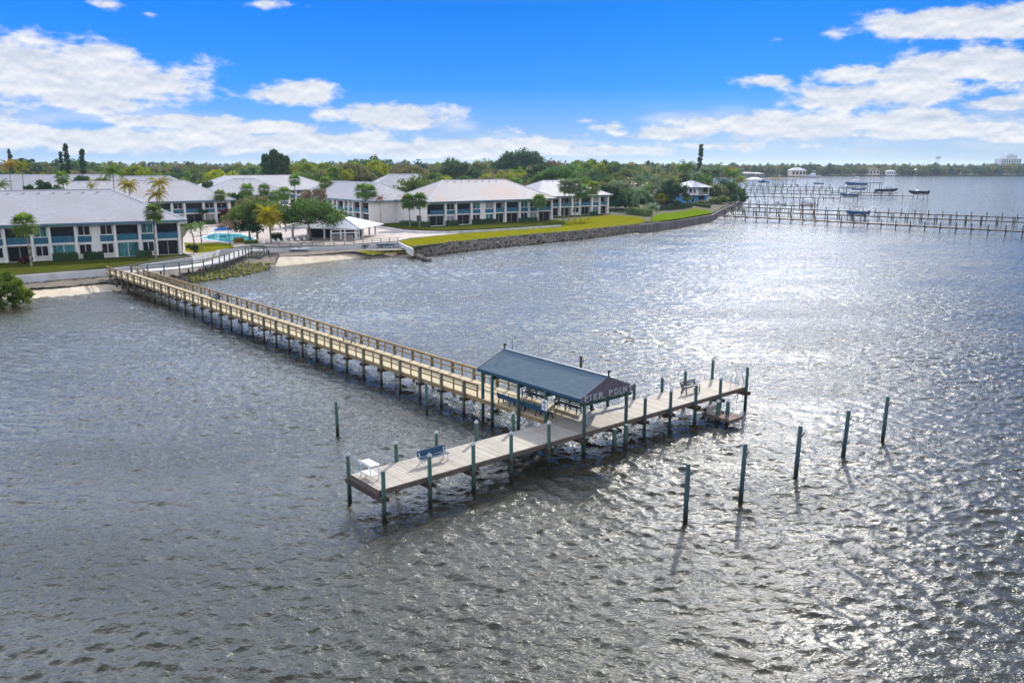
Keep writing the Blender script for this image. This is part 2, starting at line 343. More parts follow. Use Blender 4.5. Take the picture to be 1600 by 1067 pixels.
for (px, py, hw, hh) in CL:
    xc = (px - 800) / F_PX; yc = (533.5 - py) / F_PX
    v = Vector((xc, CP + yc * SP, -SP + yc * CP)).normalized()
    a0 = math.degrees(math.atan2(v.x, v.y)); e0 = math.degrees(math.asin(v.z)); k = math.degrees(1 / F_PX)
    s = N.new('ShaderNodeVectorMath'); s.operation = 'SUBTRACT'; s.inputs[1].default_value = (a0, e0, 0); L.new(cv.outputs[0], s.inputs[0])
    m_ = N.new('ShaderNodeVectorMath'); m_.operation = 'MULTIPLY'; m_.inputs[1].default_value = (1 / (hw * k * 1.12), 1 / (hh * k * 1.15), 0); L.new(s.outputs[0], m_.inputs[0])
    ln = N.new('ShaderNodeVectorMath'); ln.operation = 'LENGTH'; L.new(m_.outputs[0], ln.inputs[0])
    wt_ = .30 if hh <= 8 else 1.0
    d = mth('MULTIPLY_ADD', ln.outputs['Value'], -wt_, wt_)
    den = d if den is None else mth('SMOOTH_MAX', den, d, .12)
thick = mth('ADD', den, mth('MULTIPLY_ADD', n1, 2.1, -1.08))
alpha = smooth(thick, .0, .46)
# thin stratus low on the horizon, and an unseen cloud deck added for fill and water reflections
low = mth('MULTIPLY', smooth(n3, .46, .66), mth('MULTIPLY', smooth(el, .2, 1.2), smooth(el, 2.6, 4.2, 1, 0)))
high = mth('MULTIPLY', smooth(noise(tc.outputs['Generated'], 2.6, 6, .55, (1, 1, 1.6)), .38, .58), smooth(el, 10.8, 14.0))
alpha = mth('MAXIMUM', alpha, mth('MAXIMUM', mth('MULTIPLY', low, .6), mth('MULTIPLY', high, .92)), clamp=True)
shade = mth('ADD', mth('MULTIPLY', mth('SUBTRACT', n1, n2), 2.6), .60, clamp=True)
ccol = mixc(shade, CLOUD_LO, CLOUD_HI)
ccol = mixc(smooth(el, 10.8, 15.0), ccol, mixc(smooth(el, 28.0, 55.0), mixc(smooth(sx.outputs[1], -.35, .35), UNSEEN_CLOUD_BACK, UNSEEN_CLOUD_TOP), UNSEEN_CLOUD_ZEN))
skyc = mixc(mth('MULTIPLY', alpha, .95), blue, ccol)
bg = N.new('ShaderNodeBackground'); bg.inputs['Strength'].default_value = SKY_STRENGTH; L.new(skyc, bg.inputs['Color'])
wo = N.new('ShaderNodeOutputWorld'); L.new(bg.outputs[0], wo.inputs['Surface'])
w.cycles.sampling_method = 'MANUAL'; w.cycles.sample_map_resolution = 1024

# ------------------------------------------------------------------ water
def wave_tile(n, size, lam_p, lam_min, direction, spread, seed, rms, lam_max=1e9):
    g = np.random.default_rng(seed)
    k1 = 2 * np.pi * np.fft.fftfreq(n, size / n)
    kx, ky = np.meshgrid(k1, k1, indexing='ij'); k = np.hypot(kx, ky); k[0, 0] = 1e-6
    kp = 2 * np.pi / lam_p
    S = k ** -4.0 * np.exp(-1.25 * (kp / k) ** 2)
    S[(k > 2 * np.pi / lam_min) | (k < 2 * np.pi / lam_max)] = 0
    c = (kx * direction[0] + ky * direction[1]) / k
    D = np.abs(c) ** spread * np.where(c > 0, 1, .05) + .015
    A = np.sqrt(S * D / k) * (g.normal(size=(n, n)) + 1j * g.normal(size=(n, n)))
    A[0, 0] = 0
    h = np.fft.ifft2(A); sc = rms / h.real.std()
    dx = np.fft.ifft2(1j * kx / k * A).real * sc; dy = np.fft.ifft2(1j * ky / k * A).real * sc
    return np.stack([h.real * sc, dx, dy], -1), size, n
def sample(tile, X, Y, ang):
    T, size, n = tile
    c, s = math.cos(ang), math.sin(ang)
    u = ((X * c + Y * s) / size * n) % n; v = ((-X * s + Y * c) / size * n) % n
    i = np.floor(u).astype(int) % n; j = np.floor(v).astype(int) % n; a = (u - np.floor(u))[:, None]; b = (v - np.floor(v))[:, None]
    i2 = (i + 1) % n; j2 = (j + 1) % n
    r = T[i, j] * (1 - a) * (1 - b) + T[i2, j] * a * (1 - b) + T[i, j2] * (1 - a) * b + T[i2, j2] * a * b
    dx = r[:, 1] * c - r[:, 2] * s; dy = r[:, 1] * s + r[:, 2] * c
    return r[:, 0], dx, dy
def build_water():
    ys = [9.0]
    while ys[-1] < 300: ys.append(ys[-1] + max(.125, ys[-1] * .0030))
    n_near = len(ys)
    while ys[-1] < 14000: ys.append(ys[-1] * 1.12)
    ys = np.array(ys); nu = 901
    u = np.linspace(-.80, .80, nu)
    X = np.outer(ys + 22, u); Y = np.repeat(ys[:, None], nu, 1)
    X = X.ravel(); Y = Y.ravel(); Zz = np.zeros_like(X)
    near = Y <= ys[n_near - 1] + 1e-6
    dirn = np.array([-.50, -.866])
    tA = wave_tile(512, 79.0, WAVE_A[0], .4, dirn, 3, 3, WAVE_A[1])
    tB = wave_tile(256, 23.0, WAVE_B[0], .26, dirn, 1.5, 5, WAVE_B[1], 2.5)
    tC = wave_tile(256, 37.0, 1.3, .4, np.array([.35, -.93]), 2, 11, WAVE_C, 4)
    xn, yn = X[near], Y[near]
    hA, ax, ay = sample(tA, xn, yn, 0.0); hB, bx, by = sample(tB, xn, yn, .31); hC, cx, cy = sample(tC, xn, yn, -.2)
    gust = .5 + .5 * np.sin(xn * .11 + yn * .05 + 1.3) * np.sin(yn * .085 - xn * .037)
    fade = np.clip((300 - yn) / 120, 0, 1); fb = np.clip(1.25 - yn / 140, .0, 1) * (.55 + .8 * gust); fa = fade * (.7 + .6 * gust)
    # waves die out in the shelter of the shore
    shx = -64 + (yn - 130) * .33
    calm = np.clip((xn - (-75 + np.maximum(yn - 115, 0) * .62)) / 25, .35, 1)
    fa = fa * calm; fb = fb * calm
    CH = 1.3
    Zz[near] = hA * fa + hB * fb + hC * fa
    X[near] += CH * (ax * fa + bx * fb + cx * fa); Y[near] += CH * (ay * fa + by * fb + cy * fa)
    nr = len(ys)
    idx = np.arange(nr * nu).reshape(nr, nu)
    q = np.stack([idx[:-1, :-1], idx[:-1, 1:], idx[1:, 1:], idx[1:, :-1]], -1).reshape(-1, 4)
    me = bpy.data.meshes.new('water')
    me.vertices.add(nr * nu); me.vertices.foreach_set('co', np.stack([X, Y, Zz], -1).astype(np.float32).ravel())
    me.loops.add(q.size); me.loops.foreach_set('vertex_index', q.ravel().astype(np.int32))
    me.polygons.add(len(q)); me.polygons.foreach_set('loop_start', np.arange(0, q.size, 4, dtype=np.int32)); me.polygons.foreach_set('loop_total', np.full(len(q), 4, np.int32))
    me.update(calc_edges=True)
    me.polygons.foreach_set('use_smooth', np.ones(len(q), bool))
    m, nt, N, L = new_mat('river_water')
    out = N.new('ShaderNodeOutputMaterial'); b = N.new('ShaderNodeBsdfPrincipled'); L.new(b.outputs[0], out.inputs[0])
    b.inputs['Roughness'].default_value = WATER_ROUGH; b.inputs['IOR'].default_value = 1.44
    g = N.new('ShaderNodeNewGeometry')
    col, f = noise_mix(nt, g.outputs['Position'], .05, WATER_C1, WATER_C2, .3, .7, 3)
    L.new(col, b.inputs['Base Color'])
    def nz(scale, detail, st, off):
        mp = N.new('ShaderNodeMapping'); mp.inputs['Scale'].default_value = st; mp.inputs['Rotation'].default_value = (0, 0, off); L.new(g.outputs['Position'], mp.inputs[0])
        n = N.new('ShaderNodeTexNoise'); n.inputs['Scale'].default_value = scale; n.inputs['Detail'].default_value = detail; L.new(mp.outputs[0], n.inputs['Vector']); return n.outputs[0]
    wind = N.new('ShaderNodeMapRange'); wind.inputs[1].default_value = .36; wind.inputs[2].default_value = .64; wind.inputs[3].default_value = .45; wind.inputs[4].default_value = 1.0
    L.new(nz(.035, 4, (1, 2.4, 1), .9), wind.inputs[0])
    prev = None
    for (scale, det, st, rot, dist) in WATER_BUMP:
        bp = N.new('ShaderNodeBump'); L.new(wind.outputs[0], bp.inputs['Strength']); bp.inputs['Distance'].default_value = dist
        L.new(nz(scale, det, st, rot), bp.inputs['Height'])
        if prev is not None: L.new(prev, bp.inputs['Normal'])
        prev = bp.outputs[0]
    L.new(prev, b.inputs['Normal'])
    o = link_mesh('water', me, m); tag(o, 'grey choppy river water with sun glitter around the pier', 'water', None, 'structure')
build_water()
# ------------------------------------------------------------------ land
def resample(pts, n):
    pts = [Vector(p) for p in pts]; d = [0]
    for a, b in zip(pts, pts[1:]): d.append(d[-1] + (b - a).length)
    out = []; j = 0
    for i in range(n):
        t = d[-1] * i / (n - 1)
        while j < len(pts) - 2 and d[j + 1] < t: j += 1
        s = 0 if d[j+1] == d[j] else (t - d[j]) / (d[j+1] - d[j]); out.append(pts[j].lerp(pts[j+1], min(1, s)))
    return out
def S3(pts, z): return [Vector((*P(x, y, z), z)) for x, y in pts]
EDGE = S3([(-260,452),(15,431),(165,420),(206,415),(300,401),(345,389),(390,385),(434,387),(537,383),(622,377),(646,386),(700,379),(800,369),(900,360.5),(1000,349.5),(1113,333)], LAND)
EDGE += [Vector((*P(*q, LAND), LAND)) for q in ((1128,325),(1146,317),(1161,308),(1158,300),(1140,292),(1115,285),(1090,280))]
land_xy = [(v.x, v.y) for v in EDGE] + [(700, 3200), (900, 9000), (-12000, 13000), (-9000, 60), (-140, 60), (-118, 105)]
mb = MB(); mb.prism(land_xy, -2.5, LAND); tag(mb.build('ground', M['soil']), 'low shore ground under the village and the woods', 'ground', None, 'structure')
fs = [P(1040,277.2,0), P(1160,277.2,0), P(1230,276.2,0), P(1300,275.4,0), P(1450,274.9,0), P(1640,274.6,0), P(1900,274.4,0)]
mb = MB(); mb.prism([(x, y) for x, y in fs] + [(6500, 9000), (900, 9000), (700, 3200), (420, 2300)], -2.5, 1.6); tag(mb.build('far_shore_ground', M['soil']), 'low ground of the far river shore', 'ground', None, 'structure')
def sheet(name, pts, z, m, label, cat, kind='structure', zs=None):
    mb = MB(); q = [P(x, y, z) for x, y in pts]
    mb.poly([(x, y, z) for x, y in q]); o = mb.build(name, m)
    bm = bmesh.new(); bm.from_mesh(o.data); bmesh.ops.triangulate(bm, faces=bm.faces)
    for f in bm.faces:
        if f.normal.z < 0: f.normal_flip()
    bm.to_mesh(o.data); bm.free()
    return tag(o, label, cat, None, kind)
G = LAND
sheet('lawn', [(-200,436),(15,429),(165,418),(206,412),(292,398),(286,396.5),(0,411),(-200,420)], G + .02, M['lawn_shaded'], 'shaded lawn strip in front of the left apartment building', 'lawn')
sheet('paving', [(286,395),(300,401),(345,388.5),(390,384),(434,386),(537,382.2),(620,376.5),(640,372),(720,364.5),(660,356),(640,352),(600,352),(560,344),(470,338),(400,335),(372,338),(368,349),(300,352),(286,372)], G + .012, M['paver'], 'pinkish paving around the pool and clubhouse', 'paving')
sheet('lawn', [(290,393),(312,395.5),(352,389),(366,386),(360,381),(340,379),(322,380),(288,379)], G + .03, M['lawn'], 'small sunlit lawn beside the pool with two young palms', 'lawn')
sheet('lawn', [(641,385.2),(700,378.5),(800,368.5),(900,360),(1000,349),(1010,346),(1000,339),(955,336),(900,341),(880,347),(875,352),(800,359),(720,365),(645,373),(622,377)], G + .022, M['lawn'], 'long bright yellow-green lawn above the rock revetment', 'lawn')
sheet('lawn', [(590,351.5),(640,358),(700,360),(760,357.5),(875,350.5),(885,346),(866,343),(760,349),(672,355),(612,349)], G + .32, M['lawn_shaded'], 'shaded raised lawn in front of the long apartment building', 'lawn')
sheet('lawn', [(1012,348),(1060,342),(1112,333),(1106,328),(1082,326),(1070,330),(1030,334),(1018,340)], G + .024, M['lawn_green'], 'bright green lawn above the concrete seawall at the point', 'lawn')
sheet('lawn', [(866,342),(955,335),(952,333),(870,337)], G + .03, M['lawn_shaded'], 'narrow shaded lawn along the easternmost apartment building', 'lawn')
sheet('road', [(368,346),(372,338),(470,333),(560,338),(600,345),(600,340),(540,328),(380,326),(300,345)], G + .02, M['concrete'], 'pale drive between the apartment buildings behind the pool', 'road')
def strip(name, top, bot, zt, zb, m, label, cat, n=60, rows=6, rough=.06, kind='structure', seed=1):
    a = resample(S3(top, zt), n); b = resample(S3(bot, zb), n); rr = random.Random(seed); mb = MB()
    vs = []
    for j in range(rows + 1):
        t = j / rows
        for i in range(n):
            p = a[i].lerp(b[i], t); p.z = zt + (zb - zt) * (t ** 1.15) + rr.uniform(-rough, rough) * (0 if j == 0 else 1); vs.append(p)
    fs_ = [(j*n+i, j*n+i+1, (j+1)*n+i+1, (j+1)*n+i) for j in range(rows) for i in range(n - 1)]
    mb.add(vs, fs_); return tag(mb.build(name, m, None, True), label, cat, None, kind)
strip('beach', [(-60,447),(15,441),(100,437),(165,431),(235,430)], [(-60,500),(0,488),(60,474),(120,470),(178,462),(240,462)], 1.0, -.35, M['sand'], 'small sand beach below the white seawall left of the pier', 'beach')
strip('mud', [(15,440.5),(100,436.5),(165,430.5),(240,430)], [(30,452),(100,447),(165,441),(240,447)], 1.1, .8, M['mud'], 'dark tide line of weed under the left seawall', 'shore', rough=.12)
strip('shore', [(190,430),(240,424),(300,412),(345,398),(390,391),(450,396)], [(190,465),(232,462),(295,445),(345,438),(400,430),(452,418)], 1.35, -.35, M['mud'], 'muddy stony bank under the boardwalk', 'shore', rough=.12)
strip('beach', [(436,402),(480,398),(537,392.5),(600,388),(646,390)], [(428,421),(470,417),(520,411),(560,406.5),(605,403.5),(668,404)], 1.25, -.35, M['sand'], 'pale sand beach below the clubhouse terrace', 'beach')
strip('shore', [(436,394.5),(540,390),(640,387.5)], [(437,401.5),(480,398.5),(540,393.5),(646,390.5)], 1.5, 1.29, M['mud'], 'dark strip of painted shade and damp sand at the foot of the terrace seawall', 'shore', rough=.05)  # wall shade and wet sand painted together as one dark strip
strip('grass', [(560,392.5),(600,388.2),(644,389)], [(575,397.5),(610,395),(648,394.5)], 1.42, .82, M['lawn'], 'grass tuft strip on the beach below the kayak racks', 'grass', 30, 4, .1, 'stuff')
# low walls 
def wall(name, pts, zt, h, th, m, label, cat='wall'):
    v = S3(pts, zt); mb = MB()
    for a, b in zip(v, v[1:]):
        d = (b - a).normalized(); a2 = a - d * .0; mb.bar((a.x, a.y, zt - h / 2), (b.x + d.x * th * .4, b.y + d.y * th * .4, zt - h / 2), th, h)
    return tag(mb.build(name, m), label, cat)
wall('seawall', [(-260,452.6),(15,431.6),(165,420.6),(207,416)], G + .08, 1.5, .35, M['seawall'], 'long white seawall along the small beach left of the pier')
wall('seawall', [(207,416),(300,402),(345,390),(390,386),(432,388)], G + .06, 1.3, .3, M['seawall'], 'white retaining wall on the land side of the boardwalk')
wall('seawall', [(432,388),(537,384),(622,378)], G + .10, 1.5, .35, M['seawall'], 'white terrace seawall behind the kayak racks')
wall('seawall', [(622,378),(645,388.5)], G + .04, 1.6, .35, M['seawall'], 'short slanting white wing wall at the end of the lawn')
wall('garden_wall', [(590,353),(640,360.3),(660,361.5),(700,361.5),(760,359),(876,351.5)], G + .55, .65, .3, M['seawall'], 'low white curved garden wall below the long apartment building')
wall('seawall', [(1000,351.5),(1060,344.5),(1113,335.5)], G + .08, 2.6, .5, M['seawall_grey'], 'dark grey concrete seawall below the point lawn')
wall('seawall', [(1113,335.5),(1128,327),(1146,319),(1163,309)], G + .05, 2.6, .5, M['seawall_grey'], 'grey seawall running back along the point to the far docks')
def rocks(name, top, bot, zt, zb, n, smin, smax, m, label, seed):
    a = resample(S3(top, zt), 200); b = resample(S3(bot, zb), 200); rr = random.Random(seed); mb = MB()
    bm = bmesh.new(); bmesh.ops.create_icosphere(bm, subdivisions=1, radius=1); bv = [v.co.copy() for v in bm.verts]; bf = [[v.index for v in f.verts] for f in bm.faces]; bm.free()
    for _ in range(n):
        i = rr.randrange(200); t = rr.random(); p = a[i].lerp(b[i], t); s = rr.uniform(smin, smax)
        e = Matrix.Rotation(rr.uniform(0, 6.3), 3, Vector((rr.uniform(-1,1), rr.uniform(-1,1), rr.uniform(-1,1))).normalized())
        sc = Vector((s * rr.uniform(.7,1.3), s * rr.uniform(.7,1.2), s * rr.uniform(.5,.9)))
        mb.add([p + e @ Vector((c.x*sc.x*rr.uniform(.8,1.15), c.y*sc.y*rr.uniform(.8,1.15), c.z*sc.z*rr.uniform(.8,1.15))) for c in bv], bf)
    return tag(mb.build(name, m, None, False, False), label, 'rocks', None, 'stuff')
rocks('rock_revetment', [(640,386.6),(700,379.6),(800,369.6),(900,361),(1000,350.4),(1030,347)], [(654,401),(700,395.2),(800,384.6),(900,374.2),(1000,362),(1040,355.3)], 2.08, .05, 3200, .22, .50, M['rock'], 'dark rock revetment below the long lawn', 3)
rocks('rock_groyne', [(645,395),(655,402),(668,406)], [(648,399),(660,405),(672,407)], .5, .1, 36, .35, .7, M['rock'], 'short heap of dark rocks running into the water at the beach end', 4)
rocks('shore_rubble', [(225,440),(300,425),(345,410),(390,398),(440,399)], [(215,458),(300,440),(345,436),(395,428),(440,410)], .75, .0, 520, .15, .45, M['rock'], 'rock rubble along the bank under the boardwalk', 5)
rocks('algae_rubble', [(290,432),(345,420),(385,412),(420,410)], [(300,440),(345,436),(395,428),(420,420)], .5, .08, 260, .2, .5, M['algae'], 'yellow-green weed covered stones at the edge of the bank', 6)
# ------------------------------------------------------------------ pier (local x along the T head, y toward the shore)
ANG = math.atan2(.641, .7676)
PO = (-7.56, 44.47)
DK = 1.9
def W(x, y):  # pier frame -> world
    c, s = math.cos(ANG), math.sin(ANG); return (PO[0] + x * c - y * s, PO[1] + x * s + y * c)
pier = empty('pier', (*PO, 0), ANG, 'long timber pier with a railed tan walkway and a grey T-shaped dock head', 'pier')
XL = lambda y: 16.28 - .0157 * y
WID = 3.15
HL, HW = 35.15, 3.25
mb = MB(); mb.box(0, HL, 0, HW, DK - .05, DK); mb.build('dock_head_deck', M['deck_head'], pier)
mb = MB()
for y in (-.03, HW - .02): mb.box(0, HL, y, y + .05, DK - .33, DK - .06)
mb.box(-.052, -.002, -.03, HW + .03, DK - .33, DK - .062); mb.box(HL + .002, HL + .052, -.03, HW + .03, DK - .33, DK - .062)
for y in (.9, 1.65, 2.4): mb.box(.05, HL - .05, y, y + .08, DK - .30, DK - .064)
mb.build('stringer', M['fascia_wood'], pier)
Y1 = 113.0
mb = MB(); mb.add([(XL(HW)-.02, HW + .004, DK - .05), (XL(HW) + WID, HW + .004, DK - .05), (XL(Y1) + WID, Y1, DK - .05), (XL(Y1), Y1, DK - .05), (XL(HW), HW + .004, DK), (XL(HW) + WID, HW + .004, DK), (XL(Y1) + WID, Y1, DK + .25), (XL(Y1), Y1, DK + .25)],
       [(0,3,2,1),(4,5,6,7),(0,1,5,4),(1,2,6,5),(2,3,7,6),(3,0,4,7)]); mb.build('walkway_deck', M['deck_walk'], pier)
def wz(y): return DK + .25 * max(0, (y - HW)) / (Y1 - HW)
mb = MB()
for dx in (-.05, WID * .33, WID * .66, WID + .05):
    mb.bar((XL(HW) + dx, HW + .1, wz(HW) - .2), (XL(Y1) + dx, Y1, wz(Y1) - .2), .07, .28)
mb.build('stringer', M['rail_wood'], pier)
# walkway piles, cross beams, railings
ys_p = [13.3 + 3.12 * i for i in range(32)]
def piling(x, y, zt, r, m, cap=None, lean=(0, 0), parent=None, name='piling', zb=-1.6):
    mb = MB(); mb.cyl((x, y, zb), (x + lean[0], y + lean[1], zt), r * 1.06, r * .94, 12); o = mb.build(name, m, parent, True)
    if len(o.data.polygons) and True:
        for p in o.data.polygons: p.use_smooth = len(p.vertices) == 4
    if cap:
        mb = MB(); mb.cyl((x + lean[0], y + lean[1], zt + .002), (x + lean[0], y + lean[1], zt + .07), r * 1.14, r * 1.12, 12)
        mb.cyl((x + lean[0], y + lean[1], zt + .072), (x + lean[0], y + lean[1], zt + .24), r * 1.12, .015, 12); mb.build('piling_cap', cap, o)
    return o
rr = random.Random(3)
for i, y in enumerate(ys_p):
    for s in (0, 1):
        x = XL(y) + (-.20 if s == 0 else WID + .20)
        piling(x, y, wz(y) + (1.12 if s == 0 or i > 26 else 1.05), .125, M['pile_walk'], None, (rr.uniform(-.03,.03), rr.uniform(-.03,.03)), pier)
mb = MB()
for y in ys_p: mb.box(XL(y) - .45, XL(y) + WID + .45, y + .14, y + .26, wz(y) - .58, wz(y) - .34); mb.box(XL(y) - .45, XL(y) + WID + .45, y - .26, y - .14, wz(y) - .58, wz(y) - .34)
mb.build('cross_beam', M['timber_dark'], pier)
for s in (0, 1):
    mb = MB(); off = -.04 if s == 0 else WID + .04; ya = 11.6 if s == 0 else 10.4; yb = 112.6 if s == 0 else 108.2
    for h, hh, ww in ((1.06, .05, .17), (.93, .12, .045), (.52, .12, .045)):
        mb.bar((XL(ya) + off, ya, wz(ya) + h), (XL(yb) + off, yb, wz(yb) + h), ww, hh)
    y = ys_p[0] - 1.56
    while y < yb:
        mb.box(XL(y) + off - .05, XL(y) + off + .05, y - .045, y + .045, wz(y) - .3, wz(y) + 1.03); y += 1.56
    mb.build('railing', M['rail_wood'], pier)
# T-head piles with pale conical caps
for x in (.15, 3.34, 6.6, 9.62, 12.9, 22.4, 25.3, 28.3, 31.5, 35.0):
    piling(x, -.20, (3.22 if x > 1 else 3.05) + rr.uniform(-.1,.1) + (.45 if x > 34 else 0), .13, M['post_green'] if x > 20 else M['pile'], M['cap_white'] if 1 < x < 34 else None, (rr.uniform(-.04,.04), rr.uniform(-.03,.03)), pier)
for x in (-.02, 3.34, 6.41, 9.64, 12.85, 22.3, 25.28, 28.64, 31.6, 35.3):
    piling(x, HW + .20, 3.05 + rr.uniform(-.08,.08) + (.35 if x > 34 else 0), .13, M['pile'] if x < 20 else M['post_green'], M['cap_white'], (rr.uniform(-.04,.04), rr.uniform(-.03,.03)), pier)
for x, y, z in ((18.95, -.42, 1.72), (20.0, -.55, 1.85)): piling(x, y, z, .17, M['pile'], None, (0, 0), pier)
for x in (.1, 3.34, 6.5, 9.63, 12.88, 16.0, 19.4, 22.35, 25.3, 28.4, 31.5, 35.0): mb = MB(); mb.box(x - .22, x - .10, -.5, HW + .5, DK - .62, DK - .345); mb.box(x + .16, x + .28, -.5, HW + .5, DK - .62, DK - .345); mb.build('cross_beam', M['timber_dark'], pier)
# swim platform, its steps and ladder
sp = MB(); sp.box(29.55, 31.15, -2.6, -.02, .66, .72); sp.box(29.5, 31.2, -2.64, -.02, .53, .655); o = sp.build('swim_platform', M['fascia_wood'], pier)
mb = MB(); mb.box(29.65, 30.6, -1.0, -.3, .725, 1.05); mb.box(29.65, 30.6, -.6, -.3, 1.055, 1.35); mb.build('step', M['deck_head'], o)
for x, y in ((30.1, -1.05), (30.75, -1.5)): piling(x, y, 1.75, .16, M['pile'], M['cap_white'], (0, 0), pier)
mb = MB()
for x in (34.55, 35.25):
    pts = [(x, .55 + .35 * math.cos(t) * (1 if x < 35 else 1), DK + .55 + .5 * math.sin(t)) for t in [math.pi * k / 8 for k in range(9)]]
    mb.tube([(x, .9, DK)] + pts + [(x, .2, .5)], .03, 6)
for z in (.7, 1.0, 1.3, 1.6): mb.cyl((34.55, .2, z), (35.25, .2, z), .025, .025, 6)
lad = MB(); lad = mb.build('ladder', M['metal'], pier); lad.location = (0, .1, 0)
# ------------------------------------------------------------------ shelter
sh = empty('shelter', (*W(0, 0), 0), ANG, 'open shelter with a blue shingled gable roof over the pier junction', 'shelter')
EX0, EX1, EY0, EY1, EZ, RZ, RX = 15.95, 21.25, .0, 11.4, 4.40, 5.50, 18.6
mb = MB(); t = .12
for xa, xb in ((EX0, RX), (RX, EX1)):
    za, zb = (EZ, RZ) if xa == EX0 else (RZ, EZ)
    if xa == EX0: mb.add([(xa,EY0,za),(xb,EY0,zb),(xb,EY1,zb),(xa,EY1,za),(xa,EY0,za-t),(xb,EY0,zb-t),(xb,EY1,zb-t),(xa,EY1,za-t)], [(0,1,2,3),(7,6,5,4),(0,4,5,1),(2,6,7,3),(3,7,4,0)])
    else: mb.add([(xa,EY0,za),(xb,EY0,zb),(xb,EY1,zb),(xa,EY1,za),(xa,EY0,za-t),(xb,EY0,zb-t),(xb,EY1,zb-t),(xa,EY1,za-t)], [(0,1,2,3),(7,6,5,4),(0,4,5,1),(2,6,7,3),(1,5,6,2)])
roof = mb.build('roof', M['roof_blue'], sh)
mb = MB(); mb.bar((RX, EY0 - .02, RZ + .03), (RX, EY1 + .02, RZ + .03), .22, .07); mb.build('ridge_cap', M['bench_blue'], roof)
mb = MB()
for x in (EX0 - .03, EX1 + .03): mb.box(x - .025, x + .025, EY0, EY1, EZ - .24, EZ - .01)
mb.build('fascia', M['bench_blue'], roof)
for gy, sgn in ((EY0 - .06, 1), (EY1 + .06, -1)):
    mb = MB(); pr = [(EX0 - .06, EZ - .34), (EX1 + .06, EZ - .34), (EX1 + .06, EZ + .0), (RX, RZ + .02), (EX0 - .06, EZ + .0)]
    mb.add([(x, gy - .03, z) for x, z in pr] + [(x, gy + .03, z) for x, z in pr], [(0,1,2,3,4),(9,8,7,6,5)] + [(i,(i+1)%5,5+(i+1)%5,5+i) for i in range(5)])
    gb = mb.build('gable_board', M['gable'], sh)
    if sgn == 1:
        # PIER POINT in serif capitals
        mb = MB(); H_ = .37; cw = {'P': .30, 'I': .16, 'E': .30, 'R': .33, 'O': .36, 'N': .36, 'T': .32, ' ': .26}; gap = .13
        text = 'PIER POINT'; tw = sum(cw[c] + gap for c in text) - gap; k = (EX1 - EX0 - .5) / tw; x = EX0 + .28; zb = EZ - .25; yy = gy - .055
        def st(x0, z0, x1, z1, w=.075): mb.bar((x0, yy, zb + z0), (x1, yy, zb + z1), .03, w, (0, 0, 1)) if abs(x1-x0) > abs(z1-z0) else mb.bar((x0, yy, zb + z0), (x1, yy, zb + z1), w, .03, (0, 1, 0))
        def sf(xc, z, w=.17): mb.box(xc - w/2, xc + w/2, yy - .015, yy + .015, zb + z - .018, zb + z + .018)
        def arc(cx, cz, rx, rz, a0, a1, w=.06, n=10):
            for i in range(n):
                t0 = a0 + (a1-a0)*i/n; t1 = a0 + (a1-a0)*(i+1)/n
                p0, p1 = Vector((cx+rx*math.cos(t0), cz+rz*math.sin(t0))), Vector((cx+rx*math.cos(t1), cz+rz*math.sin(t1)))
                d = (p1-p0).normalized(); nn = Vector((-d.y, d.x)) * w/2; e = d*.006
                q = [p0-e+nn, p1+e+nn, p1+e-nn, p0-e-nn]
                mb.add([(v.x, yy-.016, zb+v.y) for v in q]+[(v.x, yy+.014, zb+v.y) for v in q], [(0,1,2,3),(7,6,5,4),(0,4,5,1),(1,5,6,2),(2,6,7,3),(3,7,4,0)])
        for c in text:
            wd = cw[c] * k
            if c in 'PIERN': st(x + .05, 0, x + .05, H_); sf(x + .05, 0.01); sf(x + .05, H_ - .01)
            if c in 'PR': arc(x + .06, H_*.74, wd*.72, H_*.24, -math.pi/2, math.pi/2)
            if c == 'R': st(x + wd*.4, H_*.5, x + wd*.88, .0, .07); sf(x + wd*.92, .01, .14)
            if c == 'E':
                for z in (.02, H_*.5, H_ - .02): st(x + .05, z, x + wd*.85, z, .045)
                for z in (.06, H_ - .06): mb.box(x + wd*.80, x + wd*.88, yy-.017, yy+.017, zb+z-.05, zb+z+.05)
            if c == 'O': arc(x + wd/2, H_/2, wd*.45, H_*.48, 0, 2*math.pi, .065, 18)
            if c == 'N': st(x + wd*.86, 0, x + wd*.86, H_, .055); sf(x + wd*.86, H_ - .01); st(x + .06, H_ - .02, x + wd*.84, .02, .07)
            if c == 'T': st(x + wd/2, 0, x + wd/2, H_); sf(x + wd/2, .01); st(x + .02, H_ - .02, x + wd - .02, H_ - .02, .05); [mb.box(x + e - .03, x + e + .03, yy-.017, yy+.017, zb+H_-.11, zb+H_-.01) for e in (.05, wd-.05)]
            x += wd + gap * k
            if c != ' ': mb.build('letter', M['letter'], gb, False, False)
            mb = MB()
for x, y in ((16.35, .02), (20.6, .02), (15.98, 3.55), (15.98, 6.6), (15.95, 9.7), (16.2, 11.2), (20.7, 3.6), (20.0, 6.7), (19.9, 9.8)):
    mb = MB(); mb.cyl((x, y, -1.6), (x, y, EZ - .12), .14, .125, 12); p_ = mb.build('post', M['post_green'], sh, True)
mb = MB()
for x in (16.15, 20.6): mb.box(x - .07, x + .07, EY0 + .1, EY1 - .1, EZ - .42, EZ - .20)
for y in (.02, 3.5, 6.6, 9.75): mb.box(EX0 + .15, EX1 - .15, y - .06, y + .06, EZ - .64, EZ - .43)
mb.build('roof_beam', M['post_green'], sh)
mb = MB()
for y in (EY0 - .05, EY1): mb.cyl((RX, y, RZ), (RX, y, RZ + .32), .05, .05, 8); mb.bar((RX - .05, y, RZ + .40), (RX + .1, y, RZ + .40), .16, .18)
mb.build('finial', M['bench_dark'], sh)
